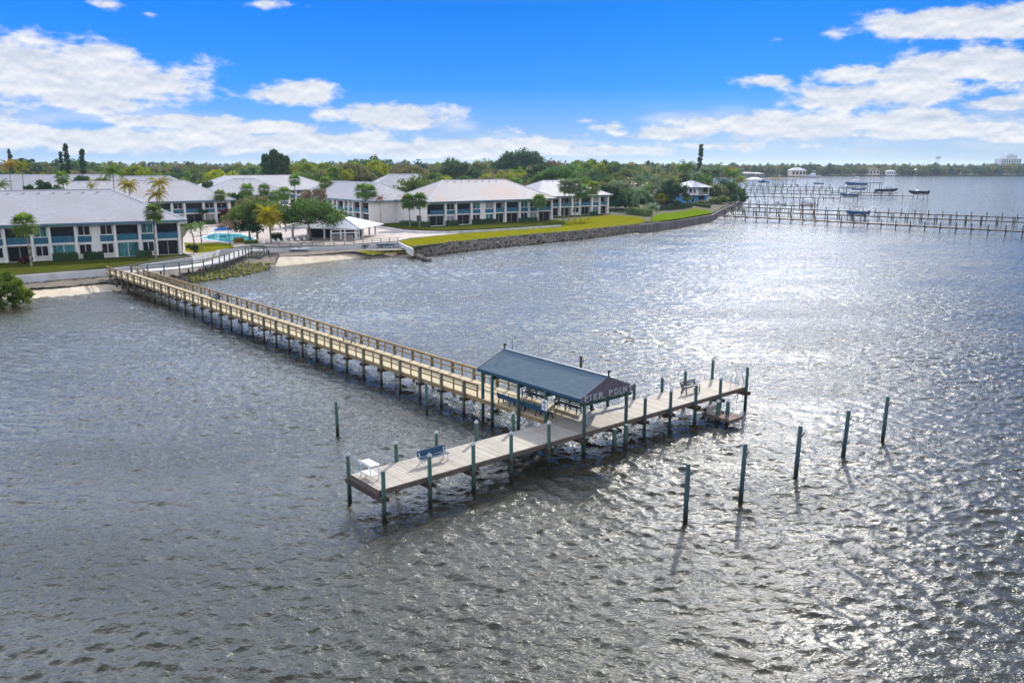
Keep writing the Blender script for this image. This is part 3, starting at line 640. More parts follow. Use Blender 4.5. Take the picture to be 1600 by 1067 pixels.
mb = MB(); mb.box(15.86, 15.9, 3.3, 3.85, 2.75, 3.55); sg = mb.build('notice_board', M['white'], None); sg.location = (*W(0, 0), 0); sg.rotation_euler = (0, 0, ANG); tag(sg, 'small white notice board fixed to a green shelter post', 'sign')
mb = MB(); mb.box(15.852, 15.858, 3.4, 3.75, 3.2, 3.42); mb.box(15.852, 15.858, 3.4, 3.75, 2.88, 3.08); mb.build('notice_panel', M['grey'], sg)
mb = MB(); mb.bar((16.35, .0, 3.0), (20.6, .0, 2.95), .06, .16); mb.build('barrier_rail', M['grey'], sh)
mb = MB(); mb.bar((16.75, .25, 2.25), (17.35, .3, 2.95), .34, .5); lo = mb.build('fish_scaling_shelf', M['grey'], sh)
# lamp pole beside the shelter roof
lp = empty('lamp_post', (*W(20.4, 12.6), 0), ANG, 'thin lamp post rising behind the blue shelter roof', 'lamp post')
mb = MB(); mb.cyl((0, 0, DK), (0, 0, 5.95), .045, .035, 8); mb.build('pole', M['metal'], lp)
mb = MB(); mb.box(-.35, .35, -.05, .05, 5.95, 6.0); mb.cyl((-.3, 0, 6.0), (-.3, 0, 6.14), .07, .07, 8); mb.cyl((.3, 0, 6.0), (.3, 0, 6.14), .07, .07, 8); mb.build('lamp_head', M['grey'], lp)
# ------------------------------------------------------------------ benches and fittings
def bench(x, y, face, L_, mback, mseat, mleg, label, group=None, style=0):
    """face: heading the sitter looks (pier frame, radians from +x)"""
    wx, wy = W(x, y); b = empty('bench', (wx, wy, DK), ANG + face - math.pi / 2, label, 'bench', group)
    # local: sitter looks along +y, bench runs along x
    mb = MB()
    if style == 0: mb.bar((-L_/2, -.30, .66), (L_/2, -.30, .66), .05, .40, (0, -.2, 1))
    else:
        for z in (.56, .68, .80, .92): mb.bar((-L_/2, -.26 - (z-.5)*.25, z), (L_/2, -.26 - (z-.5)*.25, z), .03, .085, (0, -.2, 1))
    mb.build('backrest', mback, b)
    mb = MB()
    for k in range(4): mb.box(-L_/2, L_/2, -.22 + k*.12, -.12 + k*.12, .42, .46)
    mb.build('seat', mseat, b)
    n = 2 if L_ < 2.4 else 3
    for k in range(n):
        xx = -L_/2 + .12 + (L_ - .24) * k / (n - 1); mb = MB()
        mb.bar((xx, .24, 0), (xx, .18, .42), .07, .07); mb.bar((xx, -.30, 0), (xx, -.18, .42), .07, .07); mb.bar((xx, -.2, .40), (xx, .24, .40), .06, .05); mb.bar((xx, -.20, .40), (xx, -.38, .94), .05, .05)
        if style: mb.bar((xx, -.30, .66), (xx, .24, .66), .06, .04); mb.bar((xx, .24, .42), (xx, .24, .66), .05, .05)
        mb.build('bench_frame', mleg, b)
    return b
bench(5.0, 1.75, -math.pi/2, 2.05, M['bench_blue'], M['bench_blue'], M['white'], 'blue bench with white legs near the white fish-cleaning table')
bench(30.2, 1.75, -math.pi/2, 1.9, M['bench_dark'], M['bench_dark'], M['bench_dark'], 'dark slatted bench with armrests on the far arm of the dock head', None, 1)
bench(16.55, 8.0, 0, 2.9, M['bench_blue'], M['bench_dark'], M['bench_dark'], 'blue-backed bench under the shelter, on the open water side next to the walkway')
bench(16.55, 5.0, 0, 2.8, M['bench_blue'], M['bench_dark'], M['bench_dark'], 'blue-backed bench under the shelter, on the open water side next to the dock head')
bench(19.15, 8.4, math.pi, 2.6, M['bench_dark'], M['bench_dark'], M['bench_dark'], 'dark slatted bench under the shelter, sitting against the far railing', None, 1)
bench(19.15, 4.6, math.pi, 2.6, M['bench_dark'], M['bench_dark'], M['bench_dark'], 'dark slatted bench under the shelter, closest to the name board', None, 1)
bench(XL(72) + WID - .5, 72, math.pi, 1.9, M['bench_dark'], M['bench_dark'], M['bench_dark'], 'small dark bench on the walkway in its shoreward half', None, 1)
bench(XL(36.5) + WID - .5, 36.5, math.pi, 1.9, M['grey'], M['grey'], M['bench_dark'], 'grey bench on the walkway about a third of the way to shore', None, 1)
tb = empty('fish_cleaning_table', (*W(.62, 2.05), DK), ANG, 'white fish-cleaning table at the end of the dock head', 'table')
mb = MB(); mb.box(-.33, .33, -.62, .62, .88, .94); mb.box(-.36, -.331, -.62, .62, .88, 1.04); mb.build('tabletop', M['white'], tb)
for x in (-.28, .28):
    for y in (-.55, .55):
        mb = MB(); mb.box(x - .035, x + .035, y - .035, y + .035, 0, .879); mb.build('leg', M['white'], tb)
mb = MB(); mb.box(-.27, .27, -.5, .5, .30, .33); mb.build('shelf', M['white'], tb)
mb = MB(); mb.tube([(-.42, .4 + .12*math.cos(t), .62 + .16*math.sin(t)) for t in [k*.7 for k in range(10)]], .022, 5); mb.build('hose', mat('hose_teal', (.05,.3,.35)), tb)
# free-standing mooring piles
def mooring(px, py, top, label, m, group=None, r=.14, lean=(0, 0)):
    x, y = P(px, py, 0); z = HT(top, y); rt = empty('mooring_piling', (x, y, 0), 0, label, 'piling', group)
    mb = MB(); mb.cyl((0, 0, -1.6), (lean[0], lean[1], z), r * 1.05, r * .95, 12); o = mb.build('timber', m, rt, True)
    for p in o.data.polygons: p.use_smooth = len(p.vertices) == 4
    mb = MB(); mb.bar((lean[0]*.8 + r, lean[1]*.8, z*.8), (lean[0]*.84 + r + .10, lean[1]*.8, z*.84), .04, .07); mb.bar((lean[0]*.84 + r + .10, lean[1]*.8, z*.84), (lean[0]*.88 + r + .1, lean[1]*.8, z*.88), .04, .05); mb.build('cleat', M['timber_dark'], rt)
g = 'row of mooring pilings off the dock head'
mooring(1070, 816, 724, 'blue-green mooring piling nearest the viewer in the row of five', M['pile_blue'], g, .145, (.05, 0))
mooring(1156, 784, 693, 'blue-green mooring piling second of the row of five off the dock head', M['pile_blue'], g, .14, (.13, 0))
mooring(1242, 746, 666, 'blue-green mooring piling in the middle of the row of five', M['pile_blue'], g, .145, (.16, .1))
mooring(1316, 714, 641, 'blue-green mooring piling fourth of the row, leaning slightly', M['pile_blue'], g, .145, (.18, 0))
mooring(1378, 691, 620, 'blue-green mooring piling farthest along the row of five', M['pile_blue'], g, .14, (.16, .1))
mooring(528, 681, 627, 'lone dark green piling standing in open water left of the walkway', M['pile'], None, .13, (-.03, 0))
mooring(667, 648, 598, 'lone piling close beside the walkway before the shelter', M['pile'], None, .12, (0, 0))
mooring(907, 606, 556, 'lone dark piling seen just behind the blue shelter roof', M['timber_dark'], None, .14, (0, 0))
# ------------------------------------------------------------------ buildings
def hip_roof(mb, x0, x1, y0, y1, z, rise, over, thick=.18):
    a0, a1, b0, b1 = x0 - over, x1 + over, y0 - over, y1 + over
    if (a1 - a0) >= (b1 - b0):
        h = (b1 - b0) / 2; r0 = (a0 + h, (b0 + b1)/2); r1 = (a1 - h, (b0 + b1)/2)
    else:
        h = (a1 - a0) / 2; r0 = ((a0 + a1)/2, b0 + h); r1 = ((a0 + a1)/2, b1 - h)
    c = [(a0, b0), (a1, b0), (a1, b1), (a0, b1)]
    v = [(x, y, z) for x, y in c] + [(*r0, z + rise), (*r1, z + rise)] + [(x, y, z - thick) for x, y in c]
    if (a1 - a0) >= (b1 - b0): f = [(0,1,5,4),(1,2,5),(2,3,4,5),(3,0,4)]
    else: f = [(0,1,4),(1,2,5,4),(2,3,5),(3,0,4,5)]
    f += [(0,6,7,1),(1,7,8,2),(2,8,9,3),(3,9,6,0),(9,8,7,6)]
    mb.add(v, f)
    return r0, r1, c
BW = {'B': 6.0, 'D': 6.0, 'W': 3.7, 'w': 2.2, 'c': .75, 'E': 4.2, 'X': 1.2}
def building(label, corner, ang, L_, depth, pattern, rise=5.6, roofm='roof', zb=LAND, wall_h=6.65, name='apartment_building', end_win=(), over=1.3, detail=True):
    """local frame: x along the front, y into the block, z up from the floor"""
    root = empty(name, (corner[0], corner[1], zb), ang, label, 'building')
    wd = [BW[c] for c in pattern]; k = L_ / sum(wd) if pattern else 1
    body = MB(); body.box(0.02, L_ - .02, 1.6, depth, -.6, wall_h)
    fr = MB(); x = 0
    bal = 0
    for c in pattern:
        w_ = BW[c] * k; x1 = x + w_
        if c == 'c': body.box(x, x1, -.45, 1.6, -.3, wall_h - .01)
        elif c == 'w' or c == 'X': body.box(x, x1, 0, 1.6, -.3, wall_h - .01)
        elif c == 'W':
            for (za, zc, up) in ((.95, 2.75, 0), (4.55, 6.25, 1)):
                wn = MB(); e = .18
                wn.box(x + .05, x1 - .05, -.06, .10, za - .18, za - .002); wn.box(x + .05, x1 - .05, -.06, .10, zc + .002, zc + .16)
                wn.box(x + .05, x + .05 + e, -.05, .09, za, zc); wn.box(x1 - .05 - e, x1 - .05, -.05, .09, za, zc)
                xm = x + w_ * .5; wn.box(xm - .05, xm + .05, -.03, .07, za, zc)
                wo_ = wn.build('window', M['trim_white'], root)
                pn = MB(); pn.box(x + .05 + e, x1 - .05 - e, .02, .05, za, zc)
                pn.build('pane', (M['curtain'], M['glass'], M['glass'], M['blind'], M['glass'])[int(x * 7 + up * 3) % 5], wo_)
            body.box(x, x1, .12, 1.6, -.3, .76); body.box(x, x1, .30, 1.6, .76, wall_h - .01)
            body.box(x, x1, .02, .29, 2.93, 3.18)
            sp_ = MB(); sp_.box(x + .06, x1 - .06, -.02, .20, 3.19, 4.36); sp_.build('spandrel_panel', M['teal'], root)
        elif c in 'BDE':
            body.box(x, x1, -.1, 1.6, 2.95, 3.25)      # balcony slab
            body.box(x, x1, -.1, 1.62, -.3, .04)
            rl = MB(); rl.box(x + .04, x1 - .04, -.04, .03, 3.26, 4.45); rl.box(x + .02, x1 - .02, -.08, .08, 4.46, 4.54)
            rl.build('balcony_railing', M['teal_rib'], root)
            gl = MB(); gl.box(x + .15, x1 - .15, 1.50, 1.58, 3.3, 5.9); d1 = gl.build('sliding_door', M['glass'], root)
            sc_ = MB(); sc_.box(x + .05, x1 - .05, .25, .28, 4.56, 6.2)
            if c != 'E': sc_.build('porch_screen', M['glass'], root)
            body.box(x, x1, .02, 1.55, 6.22, wall_h - .01)
            gl = MB(); yy = .55 if c != 'D' else .12
            gl.box(x + .12, x1 - .12, yy, yy + .06, .06, 2.75); d2 = gl.build('sliding_door', M['curtain'] if c == 'D' else M['glass'], root)
            tr = MB(); tr.box(x + .02, x1 - .02, yy - .04, yy + .1, 2.76, 2.94)
            for q in (0, .5, 1): xx = x + .08 + (w_ - .16) * q; tr.box(xx - .05, xx + .05, yy - .03, yy + .08, .06, 2.75)
            tr.build('door_frame', M['trim_white'] if c == 'D' else M['stucco_beige'], d2)
        x = x1
    body.build('wall', M['stucco'], root)
    rb = MB(); r0, r1, cc = hip_roof(rb, 0, L_, 0, depth, wall_h + .32, rise, over); rf = rb.build('roof', M[roofm], root)
    rc = MB(); e = .05
    rc.bar((*r0, wall_h + .32 + rise + e*.3), (*r1, wall_h + .32 + rise + e*.3), .3, .1)
    for q, (cx, cy) in enumerate(cc):
        rr_ = r0 if (q in (0, 3) if (r1[0]-r0[0]) > .01 else q in (0, 1)) else r1
        rc.bar((cx, cy, wall_h + .34), (*rr_, wall_h + .34 + rise), .26, .09)
    rc.build('ridge_cap', M['roof_plain'], rf)
    fa = MB(); a0, a1, b0, b1 = -over, L_ + over, -over, depth + over
    for (xa, xb, ya, yb) in ((a0-.04, a1+.04, b0-.04, b0-.003), (a0-.04, a1+.04, b1+.003, b1+.04), (a0-.04, a0-.003, b0-.002, b1+.002), (a1+.003, a1+.04, b0-.002, b1+.002)): fa.box(xa, xb, ya, yb, wall_h - .02, wall_h + .30)
    fa.build('fascia', M['fascia'], rf)
    vt = MB()
    if detail:
        n = int((r1[0]-r0[0]) / 2.6)
        for i in range(n):
            xx = r0[0] + 1 + i * 2.6; t = .10; y_ = r0[1] - (r0[1] + over) * t; z_ = wall_h + .32 + rise * (1 - t)
            vt.box(xx - .22, xx + .22, y_ - .15, y_ + .15, z_ - .05, z_ + .16)
        if n > 0: vt.build('roof_vent', M['roof_plain'], rf)
    for (side, y0, wdt) in end_win:       # windows in an end wall
        for za, zc in ((.95, 2.75), (4.55, 6.25)):
            wn = MB(); xs = -.05 if side == 'l' else L_ - .01
            wn.box(xs, xs + .06, y0, y0 + wdt, za - .15, zc + .15); wo_ = wn.build('window', M['trim_white'], root)
            pn = MB(); xq = xs - .02 if side == 'l' else xs + .05
            pn.box(xq, xq + .03, y0 + .12, y0 + wdt - .12, za, zc); pn.build('pane', M['glass'] if zc < 3 else M['teal'], wo_)
    return root
def ang2(a, b): return math.atan2(b[1] - a[1], b[0] - a[0])
# left block, its front runs out of the frame on the left
c1 = Vector((-67.0, 168.9)); a1 = math.atan2(.497, .868); Lb1 = 62
building('apartment building with a person on its patio, at the pier end of the village', (c1.x - Lb1*math.cos(a1), c1.y - Lb1*math.sin(a1)), a1, Lb1, 22, 'cBcWwWcDcBcBcWwWcBcWcDcWwWcDcWcBc'.replace('  ', ''), 5.9)
c2 = Vector((-88.4, 264.9)); a2 = math.atan2(.58, .815); L2 = 58
building('second apartment building, half hidden behind the left one, with yellow coconut palms in front', (c2.x - L2*math.cos(a2), c2.y - L2*math.sin(a2)), a2, L2, 22, 'cBcWwWcDcBcWwWcBcWcBcWcEX', 6.0)
c5 = Vector((-24.0, 245.6)); a5 = math.atan2(26.2, 36.9)
building('long apartment building with a pink-stained roof above the low white garden wall', c5, a5, 45.3, 22, 'BcWcBcWwWcEcBcWcWcBc', 5.95, 'roof_pink', LAND + .1, 6.75, end_win=(('l', 5, 3.0),))
c6 = Vector((35.4, 310.3)); a6 = math.atan2(.6, .8); L6 = 33
building('easternmost apartment building behind the tall palm group', (c6.x - L6*math.cos(a6), c6.y - L6*math.sin(a6)), a6, L6, 21, 'cWcBcBcWcBcWcEc', 5.2, end_win=(('r', 4, 2.5),))
# block facing the pool, turned a quarter turn
c4 = Vector((-43.4, 256.8)); a4 = a5 - math.pi/2
b4_end = Vector((c4.x - 56*math.cos(a4), c4.y - 56*math.sin(a4)))
building('apartment building turned towards the clubhouse, with a blank white end wall', b4_end, a4, 56, 16, 'cBcWwWcBcBcWwWcBcWcWcBcBX', 5.2)
q = P(447, 333, LAND)
building('apartment building behind the pool trees with a tall slit window', (q[0] - 26*math.cos(a5 - .0), q[1] - 26*math.sin(a5)), a5, 28, 20, 'cWcBcWwWcBcWX', 5.7)
q = P(360, 312, LAND)
building('rear apartment building among the woods with a broad white roof', (-125, 345), a5 + .05, 58, 26, 'cBcWwWcBcWcBcWwWcBc', 6.2, detail=False)
building('rear white-roofed block showing only its roof edge beyond the pool block', (-62, 372), a5 - .25, 34, 22, 'cBcWcBcWcBc', 6.6, detail=False)
building('far-left apartment building with a plain white roof and dark eaves', (-230, 240), .22, 78, 22, 'cBcWwWcBcWcBcWwWcBcWcBcWwWc', 5.6, detail=False)
building('hindmost apartment building at the left with clustered white roofs', (-250, 345), .18, 92, 24, 'cBcWwWcBcWcBcWwWcBcWcBc', 6.6, detail=False)
building('apartment building behind the yellow palms, its ridge just below the woods', (-172, 330), a2 - .3, 46, 22, 'cBcWcBcWcBcWcBc', 6.2, detail=False)
# ------------------------------------------------------------------ clubhouse by the pool
ca = P(563, 372, LAND); a_c = a5 - .62
cl = empty('clubhouse', (-37.4, 201.6, LAND), .0, 'open clubhouse pavilion with a low white hip roof beside the beach', 'building')
cl.rotation_euler = (0, 0, R(-10))
mb = MB(); r0, r1, cc = hip_roof(mb, -17, 0, 0, 15, 2.75, 2.9, 1.4); rf = mb.build('roof', M['roof_plain'], cl)
mb = MB()
for (cx, cy), q in zip(cc, (r0, r1, r1, r0)): mb.bar((cx, cy, 2.77), (*q, 2.77 + 2.9), .2, .08)
mb.build('ridge_cap', M['fascia'], rf)
for x in (-16.6, -12.5, -8.4, -4.2, -.4):
    for y in (.3, 14.6):
        mb = MB(); mb.box(x - .22, x + .22, y - .22, y + .22, 0, 2.56); mb.build('post', M['trim_white'], cl)
for y in (5, 10): mb = MB(); mb.box(-.6, -.2, y - .2, y + .2, 0, 2.56); mb.build('post', M['trim_white'], cl)
mb = MB(); mb.box(-15, -3, 5, 13, 0, 2.55); mb.build('wall', M['dark'], cl)  # near-black block stands in for the shade of the open interior
mb = MB(); mb.box(-16.8, -.2, .2, 14.8, -.1, .03); mb.build('floor_slab', M['concrete'], cl)
mb = MB(); mb.box(-7, -2, 2, 2.7, .03, 1.0); mb.build('bar_counter', M['stucco_beige'], cl)
pg = empty('screen_frame', (*P(519, 380, LAND), LAND), R(22), 'white tube frame standing on the terrace in front of the clubhouse', 'frame')
for x in (0, 3.2, 6.4):
    mb = MB(); mb.tube([(x, 0, 0), (x, 0, 2.2), (x, .9, 2.9), (x, 1.8, 2.2), (x, 1.8, 0)], .06, 6); mb.build('frame_arch', M['white'], pg)
mb = MB(); mb.tube([(0, 0, 2.2), (6.4, 0, 2.2)], .05, 6); mb.tube([(0, .9, 2.9), (6.4, .9, 2.9)], .05, 6); mb.tube([(0, 1.8, 2.2), (6.4, 1.8, 2.2)], .05, 6); mb.build('frame_rail', M['white'], pg)
# ------------------------------------------------------------------ pool
pp = [P(*q, LAND) for q in ((312,373),(334,364.5),(378,366),(400,373),(392,378.5),(352,379))]
cx = sum(p[0] for p in pp)/6; cy = sum(p[1] for p in pp)/6
pool = empty('swimming_pool', (cx, cy, LAND), 0, 'turquoise swimming pool with a pale coping by the paving', 'pool')
mb = MB(); mb.prism([(p[0]-cx, p[1]-cy) for p in pp], .02, .05); mb.build('pool_water', M['pool'], pool)
mb = MB()
for i in range(6):
    a = Vector((pp[i][0]-cx, pp[i][1]-cy, .06)); b = Vector((pp[(i+1)%6][0]-cx, pp[(i+1)%6][1]-cy, .06)); mb.bar(a, b, .5, .12)
mb.build('coping', M['white'], pool)
um = empty('canopy', (*P(349, 369, LAND), LAND), .4, 'small blue pyramid canopy over the far end of the pool', 'canopy')
mb = MB(); mb.add([(-2.2,-2.2,1.5),(2.2,-2.2,1.5),(2.2,2.2,1.5),(-2.2,2.2,1.5),(0,0,2.9)], [(0,1,4),(1,2,4),(2,3,4),(3,0,4),(3,2,1,0)]); mb.build('canopy_cover', M['tarp'], um)
for x in (-2, 2):
    for y in (-2, 2): mb = MB(); mb.cyl((x, y, 0), (x, y, 1.5), .05, .05, 6); mb.build('pole', M['white'], um)
def lounger(first=[None]):
    if first[0] is None:
        r_ = empty('lounge_chair', (0, 0, 0)); mb = MB(); mb.box(-.33, .33, -.95, .3, .30, .36); mb.build('seat', M['white'], r_)
        mb = MB(); mb.bar((0, .3, .34), (0, .9, .78), .62, .05); mb.build('backrest', M['white'], r_)
        for x in (-.28, .28):
            for y in (-.8, .25): mb = MB(); mb.box(x-.03, x+.03, y-.03, y+.03, 0, .30); mb.build('leg', M['white'], r_)
        first[0] = r_; return r_
    return copy_tree(first[0])
for (px, py, a) in ((412,381,.4),(420,380,.4),(428,379.5,.5),(436,379,.5),(446,378,.5),(456,377.6,.4),(466,377,.5),(476,376.5,.3),(404,363,2.6),(393,361.5,2.6),(381,360.5,2.6),(302,366,1.2),(306,362,1.2)):
    o = lounger(); o.location = (*P(px, py, LAND), LAND + .03); o.rotation_euler = (0, 0, a); tag(o, 'white lounge chair set out on the pool paving', 'lounge chair', 'white lounge chairs around the pool')
# hedges and beds
def hedge(pts, h, th, label, m='lf_dark', z=LAND, name='hedge', n_per=90, cat='hedge'):
    v = [Vector((*P(x, y, z), z)) for x, y in pts]; rr_ = random.Random(int(pts[0][0])); root_z = z; mb = MB()
    o0 = v[0].copy()
    for a, b in zip(v, v[1:]):
        d = (b - a); ln = d.length; d.normalize(); nrm = Vector((-d.y, d.x, 0))
        c0 = a - o0; c1_ = b - o0
        mb.bar((c0.x, c0.y, h*.42), (c1_.x, c1_.y, h*.42), th*.72, h*.84)
        for _ in range(int(n_per * ln)):
            t = rr_.random() * ln; s = rr_.uniform(-1, 1); u_ = rr_.random()
            if rr_.random() < .5: p = c0 + d*t + nrm*(s*th*.5) + Vector((0,0,h*rr_.uniform(.85,1.02)))
            else: p = c0 + d*t + nrm*(th*.5*(1 if s > 0 else -1)*rr_.uniform(.9,1.1)) + Vector((0,0,h*u_))
            q = Vector((rr_.gauss(0,1), rr_.gauss(0,1), rr_.gauss(0,1))).normalized(); r2 = q.orthogonal().normalized(); r3 = q.cross(r2); sz = rr_.uniform(.10,.22)
            mb.add([p + r2*sz, p + r3*sz*.6, p - r2*sz, p - r3*sz*.6], [(0,1,2,3)])
    o = mb.build(name, M[m], None, False, False); o.location = o0; return tag(o, label, cat)
hedge([(84,409.5),(122,407)], 1.6, 1.6, 'clipped dark hedge below a window, farther from the pier palm', n_per=60)
hedge([(131,406.5),(163,405)], 1.5, 1.5, 'clipped dark hedge below the two-pane window beside the teal curtained door', n_per=60)
hedge([(214,402),(238,401)], 1.3, 1.2, 'small dark hedge between the patio doors and the palm trunk', n_per=60)
hedge([(319,351),(337,350.5)], 1.5, 1.4, 'low dark hedge at the corner of the second apartment building', n_per=40)
hedge([(626,354),(671,356)], 1.8, 1.6, 'dark hedge behind the twin palms at the end of the long building', n_per=40)
hedge([(696,353),(716,352)], 1.6, 1.4, 'dark hedge under the left windows of the long building', n_per=40)
hedge([(737,351),(775,349)], 1.6, 1.5, 'dark hedge with red flecks under the middle windows of the long building', n_per=40)
hedge([(811,347.5),(838,346)], 1.4, 1.3, 'dark hedge beside the palm at the right end of the long building', n_per=40)
hedge([(920,337),(933,336)], 1.3, 1.2, 'short dark hedge beside the last entrance door', n_per=40)
hedge([(983,334),(1015,338)], 2.6, 3.0, 'clipped green hedge separating the long lawn from the point', 'lf_green', n_per=50)
hedge([(1034,328),(1068,325),(1080,324)], 1.6, 2.0, 'curved low hedge around the planting bed on the point', 'lf_dark', n_per=40)
hedge([(1076,320),(1108,325)], 1.3, 2.0, 'dense hedge in front of the blue house', 'lf_dark', n_per=40)
hedge([(382,381.5),(403,380.6)], .7, 1.2, 'low planting strip at the pool edge', 'lf_green', n_per=60)
hedge([(366,380),(380,379)], 1.1, 1.2, 'yellow flowering shrub at the pool edge', 'lf_yellow', n_per=60, name='shrub', cat='shrub')
hedge([(425,376),(440,375)], 1.8, 1.4, 'dark shrub with pale flowers beside the clubhouse terrace', 'lf_dark', n_per=60, name='shrub', cat='shrub')
# ------------------------------------------------------------------ boardwalk along the bank
bw = empty('boardwalk', (0, 0, 0), 0, 'grey curved boardwalk with a green post railing along the bank', 'boardwalk')
ed = [Vector((*W(17.6, 109.6), 0))] + [Vector((*P(*q, 3.1), 0)) for q in ((249,414),(286,411),(314,407.5),(339,403),(362,396),(377,391.5))] + [Vector((*P(392,390,2.4), 0)), Vector((*P(413,390,2.4), 0))]
mb = MB(); inn = []
for i, p in enumerate(ed):
    d = (ed[min(i+1, len(ed)-1)] - ed[max(i-1, 0)]).normalized(); inn.append(p + Vector((-d.y, d.x, 0)) * 2.9)
for i in range(len(ed)-1):
    a, b, c, d = ed[i], ed[i+1], inn[i+1], inn[i]; z = 2.18
    mb.add([(q.x, q.y, z) for q in (a, b, c, d)] + [(q.x, q.y, z - .22) for q in (a, b, c, d)], [(0,1,2,3),(7,6,5,4),(0,4,5,1),(2,6,7,3)])
mb.build('deck', M['boardwalk'], bw)
mb = MB()
for h, hh in ((1.05, .12), (.6, .08)):
    for a, b in zip(ed, ed[1:]): mb.bar((a.x, a.y, 2.18 + h), (b.x, b.y, 2.18 + h), .1, hh)
mb.build('railing', M['rail_green'], bw)
pts = resample(ed, 17)
for p in pts:
    mb = MB(); mb.cyl((p.x, p.y - .05, -.2), (p.x, p.y - .05, 3.25), .13, .12, 8); mb.build('post', M['rail_green'], bw)
for p in resample(inn, 9):
    mb = MB(); mb.cyl((p.x, p.y, -.2), (p.x, p.y, 2.0), .14, .14, 8); mb.build('pile', M['timber_dark'], bw)
sr = empty('stairs', (*P(414,391.5,2.2), 0), R(-40), 'short wooden stairs with handrails leading down to the sand', 'stairs')
for k in range(6): mb = MB(); mb.box(-.6, .6, -.3*k-.3, -.3*k-.02, 2.1-.27*k-.05, 2.1-.27*k); mb.build('tread', M['boardwalk'], sr)
for x in (-.62, .62): mb = MB(); mb.bar((x, 0, 3.1), (x, -1.8, 1.6), .07, .1); mb.bar((x, 0, 2.0), (x, -1.8, .5), .06, .25); mb.bar((x, 0, 2.0), (x, 0, 3.15), .1, .1); mb.bar((x, -1.8, .4), (x, -1.8, 1.65), .1, .1); mb.build('handrail', M['rail_green'], sr)
tf = empty('terrace_fence', (0, 0, 0), 0, 'thin green post-and-rail fence on the terrace seawall', 'fence')
fp = resample([Vector((*P(x, y, LAND), 0)) for x, y in ((436,388.5),(537,384.2),(622,377.8))], 13)
mb = MB()
for h in (1.0, .55):
    for a, b in zip(fp, fp[1:]): mb.bar((a.x, a.y, LAND + h), (b.x, b.y, LAND + h), .08, .09)
mb.build('rail', M['rail_green'], tf)
for p in fp: mb = MB(); mb.box(p.x-.07, p.x+.07, p.y-.07, p.y+.07, LAND - .5, LAND + 1.12); mb.build('post', M['rail_green'], tf)
# kayak racks with boats
def kayak(x, y, a, L_, m, label):
    mb = MB(); n = 13; ring = 8; vs = []
    for i in range(n):
        t = i/(n-1)*2-1; wd = .40*(1-abs(t)**2.2)+.02
        for k in range(ring): q = 2*math.pi*k/ring; vs.append((t*L_/2, wd*math.cos(q), .2*(1-abs(t)**3)*math.sin(q)+.13*abs(t)**2))
    mb.add(vs, [(i*ring+k, i*ring+(k+1)%ring, (i+1)*ring+(k+1)%ring, (i+1)*ring+k) for i in range(n-1) for k in range(ring)])
    o = empty('kayak', (x, y, 2.02), a, label, 'kayak'); mb.build('hull', m, o, True)
    mb = MB(); mb.cyl((-.1, 0, .185), (-.1, 0, .235), .3, .3, 10); mb.build('cockpit_rim', M['dark'], o); return o
for i, (px, py, m, lab) in enumerate(((469,396.5,'hull_white','white kayak'), (517,393.5,'white','pale paddle board-like kayak'), (560,391,'hull_dark','dark kayak'), (606,389,'bench_blue','blue kayak'))):
    x, y = P(px, py, 1.0); pos = ('rack next to the boardwalk stairs', 'second rack from the boardwalk stairs', 'rack in front of the clubhouse posts', 'rack next to the slanting wing wall')[i]
    r_ = empty('kayak_rack', (x, y, 1.0), R(12), 'low timber kayak ' + pos, 'rack')
    for xx in (-1.3, 1.3):
        for yy in (-.35, .35): mb = MB(); mb.box(xx-.06, xx+.06, yy-.06, yy+.06, 0, .75); mb.build('leg', M['rail_green'], r_)
    mb = MB(); mb.box(-2.2, 2.2, -.45, .45, .76, .84); mb.build('rack_top', M['grey'], r_)
    kayak(x, y, R(12), 5.6 if i > 1 else 4.8, M[m], lab + ' lying on the ' + pos)
# ------------------------------------------------------------------ person on the patio
def skin_body(name, verts, edges, radii, m, parent, sub=2):
    me = bpy.data.meshes.new(name); me.from_pydata(verts, edges, []); o = link_mesh(name, me, None, parent)
    md = o.modifiers.new('skin', 'SKIN'); sk = me.skin_vertices[0].data
    for i, r_ in enumerate(radii): sk[i].radius = (r_, r_) if not isinstance(r_, tuple) else r_; sk[i].use_root = (i == 0)
    md.use_smooth_shade = True; s2 = o.modifiers.new('sub', 'SUBSURF'); s2.levels = sub; s2.render_levels = sub
    dg = bpy.context.evaluated_depsgraph_get(); me2 = bpy.data.meshes.new_from_object(o.evaluated_get(dg)); o.modifiers.clear(); o.data = me2; me2.materials.clear(); me2.materials.append(m); return o
px_, py_ = P(268, 396.3, LAND)
pe = empty('person', (px_, py_ + .0, LAND + .06), .3, 'person in a white shirt and pink shorts standing on the patio', 'person')
V = [(0,0,.95),(0,0,1.15),(0,0,1.36),(0,0,1.48),(0,-.01,1.60),(0,-.02,1.70)]; Ed = [(0,1),(1,2),(2,3),(3,4),(4,5)]; Rd = [(.15,.11),(.145,.10),(.16,.10),.05,.088,.07]
for s in (-1, 1):
    n = len(V); V += [(s*.10,0,.88),(s*.11,.01,.50),(s*.11,.03,.09),(s*.12,-.14,.04)]; Ed += [(0,n),(n,n+1),(n+1,n+2),(n+2,n+3)]; Rd += [.088,.062,.042,.035]
    n = len(V); V += [(s*.21,0,1.40),(s*.34,-.02,1.22),(s*.24,-.17,1.10),(s*.19,-.22,1.08)]; Ed += [(2,n),(n,n+1),(n+1,n+2),(n+2,n+3)]; Rd += [.055,.042,.032,.030]
    for k in range(5):
        m_ = len(V); dx = (-.03+.015*k); V += [(s*.19-s*.04+dx*.2, -.25, 1.08+dx), (s*.19-s*.09+dx*.2, -.26-.01*k, 1.06+dx)]; Ed += [(n+3, m_), (m_, m_+1)]; Rd += [.010,.008]
pb = skin_body('body', V, Ed, Rd, M['skin'], pe)
